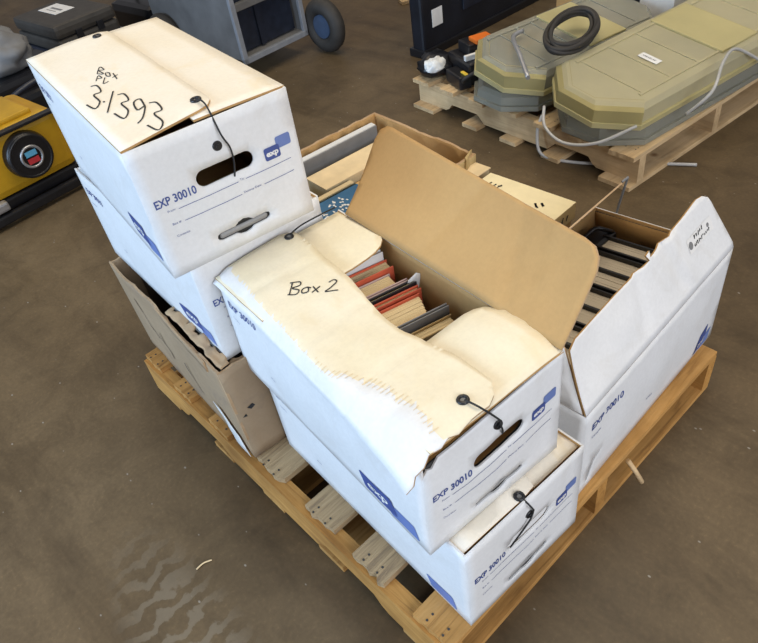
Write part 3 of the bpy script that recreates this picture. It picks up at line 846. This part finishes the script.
flatbook(inG(.206, .33, zg), -.058, .055, .25, .205, TANC, PAGES, 'narrow orange-tan book beside the highest one in the far brown carton', group=gG)
flatbook(inG(.280, .06, zg), -.058, .165, .30, .190, KRAFT, PAGES, 'kraft-covered book under the blue one in the far brown carton', group=gG)
bk = flatbook(inG(.248, .085, zg + .2000), -.058 + R(-4), .165, .215, .032, BLUEC, PAGES, 'blue book with a white pattern in the far brown carton', tilt=(R(2), R(-3)), group=gG)
bm = bmesh.new(); rnd = random.Random(4)
for i in range(26):
    x = rnd.uniform(.06, .13); y = rnd.uniform(.06, .17)
    V = [(x + rnd.uniform(.003, .009) * math.cos(t), y + rnd.uniform(.002, .006) * math.sin(t)) for t in (0, 1.2, 2.5, 3.8, 5)]
    vs = [bm.verts.new((a - .035, b - .02, .0326)) for a, b in V]; bm.faces.new(vs)
link('white_pattern', bm, PAPER, bk)
o = root('book', inG(.204, .035, zg), -.058, 'dark green standing book with pale edge in the far brown carton', 'book', gG)
bm = bmesh.new(); box(bm, 0, .026, 0, .28, 0, .222, 0, .002); link('cover', bm, simple('dark_green_cover', (.03, .045, .035), .5), o)
bm = bmesh.new(); box(bm, .003, .023, .003, .277, .2222, .226); link('page_block', bm, PAGES, o)
flatbook(inG(.095, .07, zg), -.058, .095, .12, .225, TANW, WHITEC, 'small pale book beside the green one in the far brown carton', group=gG)

Hb, Hf = carton((.455, .470, .1402), .03, .325, .545, .225, 'plain brown carton hidden behind the raised flap, under the cream box', [KRAFT, KRAFT, TEAR], seed=12)
bm = bmesh.new(); box(bm, .006, .319, .006, .539, .219, .225); link('lid', bm, KRAFT, Hb)
# cream printed box on it
yb = root('card_box', (.500, .715, .3662), .035, 'cream printed card box lying behind the brown raised flap', 'box')
bm = bmesh.new(); box(bm, 0, .285, 0, .30, .0, .050, 1, .002)
for f in bm.faces:
    if f.normal.z > .9: f.material_index = 0
link('body', bm, [CREAM, CREAM2], yb)
T = lambda a, b: Vector((a, b, .0502))
T2 = lambda a, b: Vector((.2852, a, b))
bm = bmesh.new(); marks(bm, .030, .240, 3, .022, T, w=.004, seed=2); link('printed_lettering', bm, MARK, yb); bm = bmesh.new(); marks(bm, .215, .215, 2, .024, T, (.5, .86), (-.86, .5), .005, 5)
link('printed_lettering', bm, MARK, yb); bm = bmesh.new(); marks(bm, .17, .014, 5, .026, T2, w=.005, seed=7)
link('printed_lettering', bm, MARK, yb)
for k, (z, c, lab, dx) in enumerate(((.1402, KRAFT, 'kraft-covered thick book at the bottom of the small stack behind the flap', 0), (.3002, YELC, 'yellow book under the top of the small stack behind the raised flap', .002),
                                     (.3422, TANW, 'tan book on top of the small stack behind the raised flap', -.004))):
    t = .160 if k == 0 else .0415 if k == 1 else .055
    flatbook((.372 + dx, .955, z), 0.02, .085, .105, t - .0005, c, PAGES, lab, group='small stack of books by the far brown carton')

# ------------------------------------------------------------------ pallets
def pallet(loc, yaw, label, WY, WX, boards, lead=True, weath=(), stagger=0):
    o = root('wooden_pallet', loc, yaw, label, 'pallet')
    PL, PW = 1.22, 1.02
    for y in (0.0, .491, .982):
        bm = bmesh.new(); n = 60
        prof = []
        for i in range(n + 1):
            x = PL * i / n; z = .018
            for c in (.31, .91):
                d = abs(x - c)
                if d < .115: z = .018 + .036 * min(1, (.115 - d) / .03)
            prof.append((x, z))
        A = []; 
        for yy in (y, y + .038):
            lo = [bm.verts.new((x, yy, z)) for x, z in prof]; hi = [bm.verts.new((x, yy, .121)) for x, z in prof]
            A.append((lo, hi))
        (l0, h0), (l1, h1) = A
        for i in range(n):
            bm.faces.new((l0[i], l0[i + 1], h0[i + 1], h0[i])); bm.faces.new((l1[i + 1], l1[i], h1[i], h1[i + 1]))
            bm.faces.new((h0[i], h0[i + 1], h1[i + 1], h1[i])); bm.faces.new((l1[i], l1[i + 1], l0[i + 1], l0[i]))
        bm.faces.new((l0[0], h0[0], h1[0], l1[0])); bm.faces.new((l1[-1], h1[-1], h0[-1], l0[-1]))
        link('stringer', bm, WX, o)
    rnd = random.Random(5)
    for k, (c, w) in enumerate(boards):
        bm = bmesh.new()
        a0 = rnd.uniform(.0, .012) - stagger; a1 = PW - rnd.uniform(0, .01) + stagger
        # ragged board end: the end face is subdivided and chipped
        nx = 7; tops = []; bots = []; ends = [a0 + rnd.uniform(0, .014 if k in weath else .004) for _ in range(nx + 1)]
        ny = 12
        grid = {}
        for s_, z in ((0, .1215), (1, .1400)):
            for i in range(nx + 1):
                for j in range(ny + 1):
                    x = c - w / 2 + w * i / nx; y = ends[i] + (a1 - ends[i]) * j / ny
                    zz = z - (.002 * rnd.random() if (s_ and (j == 0 or i in (0, nx))) else 0)
                    grid[(s_, i, j)] = bm.verts.new((x, y, zz))
        for i in range(nx):
            for j in range(ny):
                bm.faces.new([grid[(1, i, j)], grid[(1, i + 1, j)], grid[(1, i + 1, j + 1)], grid[(1, i, j + 1)]])
                bm.faces.new([grid[(0, i, j + 1)], grid[(0, i + 1, j + 1)], grid[(0, i + 1, j)], grid[(0, i, j)]])
        for i in range(nx):
            bm.faces.new([grid[(0, i, 0)], grid[(0, i + 1, 0)], grid[(1, i + 1, 0)], grid[(1, i, 0)]])
            bm.faces.new([grid[(0, i + 1, ny)], grid[(0, i, ny)], grid[(1, i, ny)], grid[(1, i + 1, ny)]])
        for j in range(ny):
            bm.faces.new([grid[(0, 0, j + 1)], grid[(0, 0, j)], grid[(1, 0, j)], grid[(1, 0, j + 1)]])
            bm.faces.new([grid[(0, nx, j)], grid[(0, nx, j + 1)], grid[(1, nx, j + 1)], grid[(1, nx, j)]])
        # nail heads
        for yy in (.012, .028):
            for xx in (-.02, .022): cyl(bm, (c + xx, yy + .004, .1399), (0, 0, 1), .0028, .0006, 8, 1)
        link('deck_board', bm, [WOODW if k in weath else WY, CASEM], o)
    for c, w in ((.07, .14), (.38, .09), (.61, .09), (.84, .09), (1.15, .14)):
        bm = bmesh.new(); box(bm, c - w / 2, c + w / 2, -stagger, 1.02 + stagger, 0, .0178, 0, .001); link('bottom_board', bm, WY, o)
    return o
pallet((0, 0, 0), 0, 'worn wooden pallet in the foreground carrying the file boxes', WOODY, WOODX,
       [(.048, .092), (.222, .088), (.412, .092), (.620, .105), (.815, .100), (.985, .098), (1.170, .100)], weath=(3, 4, 5))
# splinter hanging off the right edge of the pallet
bm = bmesh.new(); tube(bm, [(1.226, .60, .118), (1.246, .607, .085), (1.262, .615, .05)], .006, 6)
tag(link('wood_splinter', bm, WOODPX), 'loose splinter of wood hanging off the right edge of the near pallet', 'splinter')
pallet((-.66, 1.86, 0), -.075, 'pale wooden pallet in the background under the plastic light covers', WOODP, WOODPX,
       [(.055, .11), (.235, .09), (.42, .09), (.60, .09), (.79, .09), (.97, .09), (1.165, .11)], stagger=.045)

# ------------------------------------------------------------------ floor
bm = bmesh.new(); v = [bm.verts.new(p) for p in ((-9, -5, 0), (6, -5, 0), (6, 9, 0), (-9, 9, 0))]; bm.faces.new(v)
fl = link('floor', bm, FLOOR); fl['kind'] = 'structure'

# ------------------------------------------------------------------ background: plastic light covers
def lens(loc, yaw, w, l, h, label, mat, rim, tilt=0, pitch=0, ribs=True, sticker=False, group='plastic light covers on the background pallet', ch=.30):
    o = root('light_cover', loc, yaw, label, 'plastic cover', group); o.rotation_euler = (pitch, tilt, yaw)
    def outline(ins, z):
        a, b = w / 2 - ins, l / 2 - ins; c = w * ch
        P = [(-a + c, -b), (a - c, -b), (a, -b + c * .9), (a, b - c * .9), (a - c, b), (-a + c, b), (-a, b - c * .9), (-a, -b + c * .9)]
        return [Vector((x, y, z)) for x, y in P]
    bm = bmesh.new()
    rings = [outline(0, 0), outline(.004, h * .75), outline(.020, h * .96), outline(.05, h)]
    VV = [[bm.verts.new(p) for p in r] for r in rings]
    for A_, B_ in zip(VV, VV[1:]):
        for k in range(8): bm.faces.new((A_[k], A_[(k + 1) % 8], B_[(k + 1) % 8], B_[k]))
    bm.faces.new(VV[-1]); bm.faces.new(list(reversed(VV[0])))
    link('shell', bm, mat, o)
    bm = bmesh.new()
    for (i0, z0, i1, z1) in ((-.010, -.006, -.010, .014),):
        A_ = [bm.verts.new(p) for p in outline(i0, z0)]; B_ = [bm.verts.new(p) for p in outline(i1, z1)]
        C_ = [bm.verts.new(p) for p in outline(.004, z1)]; D_ = [bm.verts.new(p) for p in outline(.004, z0)]
        for k in range(8):
            j = (k + 1) % 8
            for P, Q in ((A_, B_), (B_, C_), (C_, D_), (D_, A_)): bm.faces.new((P[k], P[j], Q[j], Q[k]))
    link('rim', bm, rim, o)
    if rim is LENSRIM:       # thick end frame
        bm = bmesh.new()
        P = outline(-.006, 0); Q = outline(-.004, h * .72); P2 = outline(.03, h * .98)
        for k in (7, 0, 1):
            j = (k + 1) % 8; f = [P[k], P[j], Q[j], P2[j], P2[k], Q[k]]
            v = [bm.verts.new(p) for p in (P[k], P[j], Q[j], Q[k])]; bm.faces.new(v)
            v = [bm.verts.new(p) for p in (Q[k], Q[j], P2[j], P2[k])]; bm.faces.new(v)
        bmesh.ops.solidify(bm, geom=bm.faces[:], thickness=.006)
        link('end_frame', bm, rim, o)
    if ribs:
        for k in range(7):
            y = -l / 2 + .17 + k * (l - .34) / 6
            bm = bmesh.new(); box(bm, -w * .36, w * .36, y - .004, y + .004, h * .985, h + .004); link('rib', bm, mat, o)
        for s in (-1, 1):
            bm = bmesh.new(); box(bm, s * w * .36 - .006, s * w * .36 + .006, -l * .38, l * .38, h * .985, h + .005); link('rail', bm, mat, o)
        bm = bmesh.new(); box(bm, -w * .40, w * .40, -.09 + .05, .17, h * .99, h + .009, 0, .003); link('centre_panel', bm, rim, o)
    if sticker:
        bm = bmesh.new(); box(bm, -.028, .060, -.28, -.245, h + .0005, h + .0015, 0, 0, Matrix.Translation((0, 0, .004))); st = link('sticker', bm, PAPER, o)
        bm = bmesh.new(); marks(bm, -.015, -.268, 8, .010, lambda a, b: Vector((a, b, h + .0050)), w=.0022); link('sticker_lettering', bm, MARK, o)
    return o
lens((.385, 2.32, .150), -.12, .40, 1.14, .070, 'clear grey plastic light cover lying flat under the big yellow one', LENSC, LENSC, ribs=False)
lens((.395, 2.34, .268), -.15, .42, 1.25, .085, 'largest yellowed plastic light cover, white sticker on top', LENS, LENSRIM, tilt=R(8), pitch=R(2), sticker=True)
lens((-.10, 2.19, .150), -.16, .38, .82, .06, 'lowest clear plastic light cover at the left of the background pallet', LENSC, LENSC, ribs=False)
lens((-.070, 2.19, .262), -.16, .40, .86, .085, 'yellow-rimmed plastic light cover under the black cable coil', LENSC, LENSRIM, tilt=R(9), ribs=True)
bm = bmesh.new(); tube(bm, smoothpath([(-.155, 2.00, .385), (-.15, 1.93, .382), (-.03, 1.82, .372), (.09, 1.715, .345)], 4), .009)
tag(link('metal_bar', bm, SILVER), 'thin metal bar on the yellow-rimmed cover beside the black cable coil', 'bar')
# cable coil
bm = bmesh.new(); rnd = random.Random(3)
for k in range(6):
    pts = []; ph = rnd.uniform(0, 6); rr = .135 + rnd.uniform(-.014, .014); ox, oy = rnd.uniform(-.012, .012), rnd.uniform(-.015, .015)
    for i in range(40):
        t = 2 * PI * i / 40; pts.append((ox + rr * .62 * math.cos(t), oy + rr * 1.25 * math.sin(t), .010 + .010 * (k % 3) + .006 * math.sin(t * 2 + ph) + .01))
    tube(bm, pts, .0085, 8, 0, True)
co = link('cable_coil', bm, RUBBER); co.location = (.055, 2.03, .384); co.rotation_euler = (R(4), R(10), R(16)); tag(co, 'black cable coiled on the plastic light covers', 'cable')
# grey cords
def cord(pts, r, label, mat=CORDG, name='grey_cord'):
    bm = bmesh.new(); tube(bm, smoothpath(pts), r); o = link(name, bm, mat); tag(o, label, 'cord'); return o
cord([(.10, 1.80, .16), (.10, 1.77, .10), (.13, 1.755, .02), (.22, 1.77, .007), (.34, 1.82, .007), (.42, 1.88, .007), (.52, 1.94, .007), (.66, 2.02, .007)], .0065, 'grey cord looping off the background pallet onto the floor')
cord([(.60, 1.98, .215), (.66, 2.02, .30), (.62, 2.16, .345), (.60, 2.30, .34), (.66, 2.42, .26)], .006, 'grey cord hanging over the side of the largest light cover')
cord([(.15, 1.74, .235), (.20, 1.68, .19), (.30, 1.66, .16), (.42, 1.69, .18), (.52, 1.78, .235)], .006, 'pale cord under the near end of the largest light cover', CORDG)
# black lamp unit with orange lens
lu = root('lamp_unit', (-.43, 1.99, .142), -.35, 'black lamp unit with an orange lens at the left end of the background pallet', 'lamp')
bm = bmesh.new(); box(bm, -.11, .11, -.07, .12, 0, .10, 0, .015); box(bm, -.08, .03, -.03, .10, .10, .15, 0, .01); box(bm, -.02, .12, -.13, -.07, 0, .06, 0, .01); link('housing', bm, BLACK, lu)
bm = bmesh.new(); box(bm, -.03, .045, .0, .09, .150, .17, 0, .006); link('orange_lens', bm, ORANGE, lu)
bm = bmesh.new(); box(bm, .05, .068, -.07, .06, .101, .125, 0, .003); link('white_bracket', bm, PAPER, lu)
bm = bmesh.new(); box(bm, .07, .12, -.10, -.085, .061, .068, 0, .002); link('yellow_tag', bm, YELC, lu)
bm = bmesh.new(); tube(bm, smoothpath([(.10, -.1, .02), (.14, -.12, .06), (.17, -.06, .09), (.15, .02, .05), (.12, .0, .02)]), .008); link('lead_wire', bm, RUBBER, lu)
rg = root('plastic_bag', (-.60, 1.93, .1405), .2, 'crumpled black and clear bag at the left corner of the background pallet', 'bag')
bm = bmesh.new(); bmesh.ops.create_icosphere(bm, subdivisions=3, radius=1)
for v in bm.verts:
    n = noise.noise(v.co * 2.5); v.co = Vector((v.co.x * .09, v.co.y * .10, max(0, v.co.z * .05 + .04))) * (1 + .25 * n)
link('film', bm, BAGB, rg, True)
bm = bmesh.new(); bmesh.ops.create_icosphere(bm, subdivisions=3, radius=1)
for v in bm.verts:
    n = noise.noise(v.co * 3 + Vector((5, 0, 0))); v.co = Vector((v.co.x * .045 + .03, v.co.y * .06 - .06, max(0, v.co.z * .03 + .065))) * (1 + .25 * n)
link('clear_wrapper', bm, WHITEC, rg, True)
# cardboard and white box at the back of that pallet
cb = root('cardboard_sheet', (-.50, 2.66, .142), .1, 'torn cardboard piece at the back of the background pallet', 'cardboard')
bm = bmesh.new(); sheet(bm, [(0, 0), (.34, .02), (.33, .16), (.2, .2), (.02, .17)], lambda a, b: Vector((a, b, .16 + .10 * math.sin(a * 6))), .006, .03); link('board', bm, [KRAFT, KRAFT, TEAR], cb)
bm = bmesh.new(); box(bm, .03, .30, .02, .16, 0, .15, 0, .005); link('box_under_board', bm, KRAFT, cb)
wb = root('white_carton', (-.12, 2.68, .142), .05, 'small white carton at the back of the background pallet', 'box')
bm = bmesh.new(); box(bm, 0, .26, 0, .16, 0, .24, 0, .003); link('body', bm, PAPER, wb)
bm = bmesh.new(); box(bm, -.001, .10, -.001, .161, .05, .241); link('blue_band', bm, DARKM, wb)

# ------------------------------------------------------------------ dark machine cabinet (upper centre)
dc = root('display_panel', (-1.02, 2.27, 0), .0, 'large black flat panel standing on edge behind the background pallet, small white sticker', 'panel')
bm = bmesh.new(); box(bm, -.09, 0, 0, 1.25, .03, 1.0, 0, .015); link('housing', bm, DCLOTH, dc)
bm = bmesh.new(); box(bm, -.11, .012, -.008, 1.26, .0, .045, 0, .006); link('base_frame', bm, BLACK, dc)
bm = bmesh.new(); box(bm, .0005, .003, .075, .155, .145, .235); link('sticker', bm, PAPER, dc)
bm = bmesh.new()
for (y0, y1, z0, z1) in ((.32, .70, .16, .50), (.78, 1.15, .16, .50)): box(bm, .0005, .010, y0, y1, z0, z1, 0, .004)
link('vent_cover', bm, DARKM, dc)
# ------------------------------------------------------------------ grey cart (top centre left)
ct = root('utility_cart', (-1.70, 1.55, 0), .06, 'grey metal cart with an open dark front and a big black tyre', 'cart')
bm = bmesh.new(); box(bm, -.85, -.012, 0, .012, .12, .80); box(bm, -.85, -.012, .458, .47, .12, .80); box(bm, -.85, -.838, .012, .458, .12, .80); box(bm, -.85, -.012, 0, .47, .80, .81)
box(bm, -.84, -.012, .012, .458, .12, .13); link('sheet_body', bm, GREYM, ct)
bm = bmesh.new()
for a in ((-.012, .012, -.004, .026, .10, .82), (-.012, .012, .446, .474, .10, .82), (-.012, .012, -.004, .474, .10, .13), (-.012, .012, -.004, .474, .79, .82)): box(bm, *a, 0, .003)
link('front_frame', bm, FRAMEM, ct)
bm = bmesh.new(); box(bm, -.10, -.06, .03, .44, .14, .78); box(bm, -.058, -.045, .18, .21, .14, .78); link('dark_insert', bm, DARKM, ct)
bm = bmesh.new(); box(bm, -.05, -.02, .04, .43, .36, .40, 0, .004); link('grey_tray', bm, GREYM, ct)
wh = None
for yy, xx in ((.475, .11), (.50, -.70), (-.09, -.70)):
    bm = bmesh.new(); torus(bm, (xx, yy + .05, .15), (0, 1, 0), .105, .045, 32, 12); w_ = link('tyre', bm, RUBBER, ct)
    bm = bmesh.new(); cyl(bm, (xx, yy + .02, .15), (0, 1, 0), .065, .06, 24); link('wheel_hub', bm, simple('blue_grey_hub', (.045, .07, .12), .4), w_)
bm = bmesh.new(); tube(bm, [(-.06, .50, .17), (-.04, .60, .14), (.0, .66, .30), (.0, .62, .62)], .012); link('side_bar', bm, CASEM, ct)
# ------------------------------------------------------------------ generator (left)
ge = root('engine_generator', (-1.46, .28, 0), .10, 'yellow engine generator with a black round recoil starter', 'generator')
bm = bmesh.new(); box(bm, -.40, 0, -.34, .17, .10, .365, 0, .035); box(bm, -.34, -.06, -.30, .10, .36, .385, 0, .01); link('yellow_shroud', bm, YELLOW, ge)
bm = bmesh.new(); cyl(bm, (-.004, -.02, .235), (1, 0, 0), .105, .045, 40, 0, .094); torus(bm, (.036, -.02, .235), (1, 0, 0), .088, .008, 40)
rs = link('recoil_starter', bm, BLACK, ge)
bm = bmesh.new(); torus(bm, (.043, -.02, .235), (1, 0, 0), .045, .006, 32); link('chrome_ring', bm, SILVER, rs)
bm = bmesh.new(); cyl(bm, (.038, -.02, .235), (1, 0, 0), .041, .006, 32, 0)
box(bm, .0445, .046, -.045, .006, .238, .262, 1); box(bm, .0445, .046, -.045, .006, .206, .230, 2)
link('emblem', bm, [BLACK, BLUED, REDD], rs)
bm = bmesh.new(); box(bm, .001, .004, -.31, -.165, .300, .340); link('white_sticker', bm, PAPER, ge)
bm = bmesh.new(); box(bm, -.02, .018, -.33, .19, .352, .366, 0, .004); box(bm, -.44, .05, .18, .21, .02, .06, 0, .008); box(bm, -.44, .05, -.36, -.33, .02, .06, 0, .008); box(bm, .02, .05, -.36, .21, .02, .06, 0, .008)
box(bm, -.40, .0, -.33, .18, .05, .10, 0, .01); link('frame', bm, BLACK, ge)
bm = bmesh.new(); box(bm, .0, .04, -.30, -.20, .07, .11, 0, .01); link('metal_foot', bm, SILVER, ge)
bm = bmesh.new(); tube(bm, smoothpath([(-.02, .17, .14), (.02, .19, .15), (.02, .20, .20), (-.02, .2, .24)]), .012); link('exhaust_pipe', bm, SILVER, ge)
for x in (-.40, .01):
    for y in (-.33, .17):
        bm = bmesh.new(); cyl(bm, (x, y + .01, 0), (0, 0, 1), .02, .022, 12); link('rubber_foot', bm, RUBBER, ge)
# black machine behind it
bk = root('black_machine', (-2.20, .62, 0), .12, 'low black machine on the floor between the generator and the dark case', 'machine')
bm = bmesh.new(); box(bm, -.42, .12, -.62, .30, .05, .26, 0, .03); box(bm, -.30, .06, -.40, .18, .25, .33, 0, .03); link('housing', bm, BLACK, bk)
bm = bmesh.new(); tube(bm, smoothpath([(.14, -.50, .12), (.17, -.2, .30), (.16, .1, .30), (.14, .27, .12)]), .015); link('handle', bm, DARKM, bk)
bm = bmesh.new(); box(bm, -.1, -.06, .02, .05, .331, .335); link('small_label', bm, GREYC, bk)
for x in (-.36, .06):
    for y in (-.5, .2):
        bm = bmesh.new(); cyl(bm, (x, y, 0), (0, 0, 1), .03, .052, 12); link('foot', bm, RUBBER, bk)
# film-wrapped bundle
bm = bmesh.new(); bmesh.ops.create_icosphere(bm, subdivisions=4, radius=1)
for v in bm.verts:
    n = noise.noise(v.co * 2.2) * .25 + abs(noise.noise(v.co * 6)) * .18
    v.co = Vector((v.co.x * .19, v.co.y * .17, max(-.20, v.co.z * .12))) * (1 + n * (1 if v.co.z > -.5 else 0))
    v.co.z = max(v.co.z, -.07)
wr = link('wrapped_bundle', bm, WRAP, None, True); wr.location = (-2.36, .52, .4005); tag(wr, 'bundle wrapped in grey plastic film, lying on the low black machine', 'bundle')
# dark case on a low crate
cr = root('low_crate', (-2.98, .95, 0), .12, 'low dark crate on the floor under the dark case', 'crate')
bm = bmesh.new(); box(bm, -.16, .38, -.09, .36, 0, .22, 0, .01); link('body', bm, DARKM, cr)
cs = root('tool_case', (-3.10, .86, .2205), .10, 'dark brown-grey hard case with a pale label on its lid', 'case')
bm = bmesh.new(); box(bm, 0, .52, 0, .40, 0, .072, 0, .02); link('case_base', bm, CASEM, cs)
bm = bmesh.new(); box(bm, 0, .52, 0, .40, .076, .150, 0, .024); link('lid', bm, CASEM, cs)
bm = bmesh.new(); box(bm, .02, .50, .02, .38, .068, .080); link('seam', bm, BLACK, cs)
bm = bmesh.new(); box(bm, .08, .30, .14, .27, .1503, .1513, 0, 0); box(bm, .13, .26, .195, .215, .1514, .1518, 1); box(bm, .13, .24, .170, .178, .1514, .1518, 1); link('pale_label', bm, [PAPER, GREYC], cs)
bm = bmesh.new(); box(bm, .518, .532, .12, .16, .05, .10, 0, .003); link('latch', bm, BLACK, cs)
bm = bmesh.new(); box(bm, .518, .532, .26, .30, .05, .10, 0, .003); link('latch', bm, BLACK, cs)
# black bag-like machine beside the cart
ba = root('tool_bag', (-2.92, 1.66, 0), .1, 'black tool bag with a small white tag between the case and the cart', 'bag')
bm = bmesh.new(); box(bm, -.25, .22, -.15, .16, 0, .26, 0, .05); link('body', bm, BLACK, ba, False)
bm = bmesh.new(); tube(bm, smoothpath([(-.15, 0, .24), (-.1, 0, .34), (.08, 0, .34), (.13, 0, .24)]), .012); link('handle', bm, RUBBER, ba)
bm = bmesh.new(); box(bm, .10, .16, -.02, .03, .2605, .264); link('white_tag', bm, PAPER, ba)
# far timber scraps at the top
for k, (x, y, yw, ln, lab) in enumerate(((-2.05, 3.15, .55, .9, 'long pale board on the floor in the distance, top centre'), (-1.75, 3.0, 1.1, .3, 'short pale board beside the long one in the distance'), )):
    bm = bmesh.new(); box(bm, -ln / 2, ln / 2, -.045, .045, 0, .02, 0, .002); o = link('timber_board', bm, WOODPX); o.location = (x, y, .0); o.rotation_euler = (0, 0, yw); tag(o, lab, 'board')
# few bits of litter on the floor
rnd = random.Random(9)
for k, (x, y, lab) in enumerate(((.62, -.22, 'small twig on the floor left of the near pallet'), (.80, -.42, 'pale splinter on the floor by the tread marks'))):
    bm = bmesh.new(); a = rnd.uniform(0, 3); tube(bm, smoothpath([(-.02, 0, .003), (0, .004, .004), (.02, 0, .003)]), .002, 6); o = link('twig' if k == 0 else 'wood_chip', bm, TANW)
    o.location = (x, y, 0); o.rotation_euler = (0, 0, a); tag(o, lab, 'debris')

# ------------------------------------------------------------------ light
w = bpy.data.worlds.new('world'); scn.world = w; w.use_nodes = True
bg = w.node_tree.nodes['Background']; bg.inputs['Color'].default_value = (.86, .86, .92, 1); bg.inputs['Strength'].default_value = .24
def area(loc, target, sx, sy, power, c, name):
    l = bpy.data.lights.new(name, 'AREA'); l.shape = 'RECTANGLE'; l.size = sx; l.size_y = sy; l.energy = power; l.color = c
    o = bpy.data.objects.new(name, l); col.objects.link(o); o.location = loc
    o.rotation_euler = (Vector(target) - Vector(loc)).to_track_quat('-Z', 'Y').to_euler(); return o
area((.2, 1.6, 5.0), (.3, .6, 0), 3.5, 3.5, 162, (1, .88, .68), 'ceiling_light')
area((-4.0, 2.5, 5.0), (-2.5, 1.5, 0), 2.0, 2.0, 40, (1, .80, .54), 'ceiling_light')
area((-.6, -5.0, 2.0), (.4, .3, .5), 4.0, 3.0, 400, (.52, .73, 1), 'open_door_daylight')
area((5.5, -.5, 2.6), (.8, .5, .4), 3.0, 2.5, 210, (.88, .92, 1), 'box_front_fill')  # added fill that lifts the box fronts, no known window behind it

# ------------------------------------------------------------------ camera
cam = bpy.data.cameras.new('camera'); cam.sensor_width = 36; cam.lens = 671.4229 * 36 / 758; cam.clip_start = .05
co = bpy.data.objects.new('camera', cam); col.objects.link(co); scn.camera = co
X = Vector((.68185847, .71960406, -.13129748)); Yd = Vector((.42400488, -.53508424, -.73068784)); Z = Vector((-.59606115, .44255492, -.66996735))
M = Matrix((X, -Yd, -Z)).transposed().to_4x4(); M.translation = (1.61885893, -.31879004, 1.45312787)
co.matrix_world = M
scn.view_settings.view_transform = 'Standard'; scn.view_settings.look = 'None'; scn.view_settings.gamma = 1; scn.view_settings.exposure = 0
scn.view_settings.use_curve_mapping = False
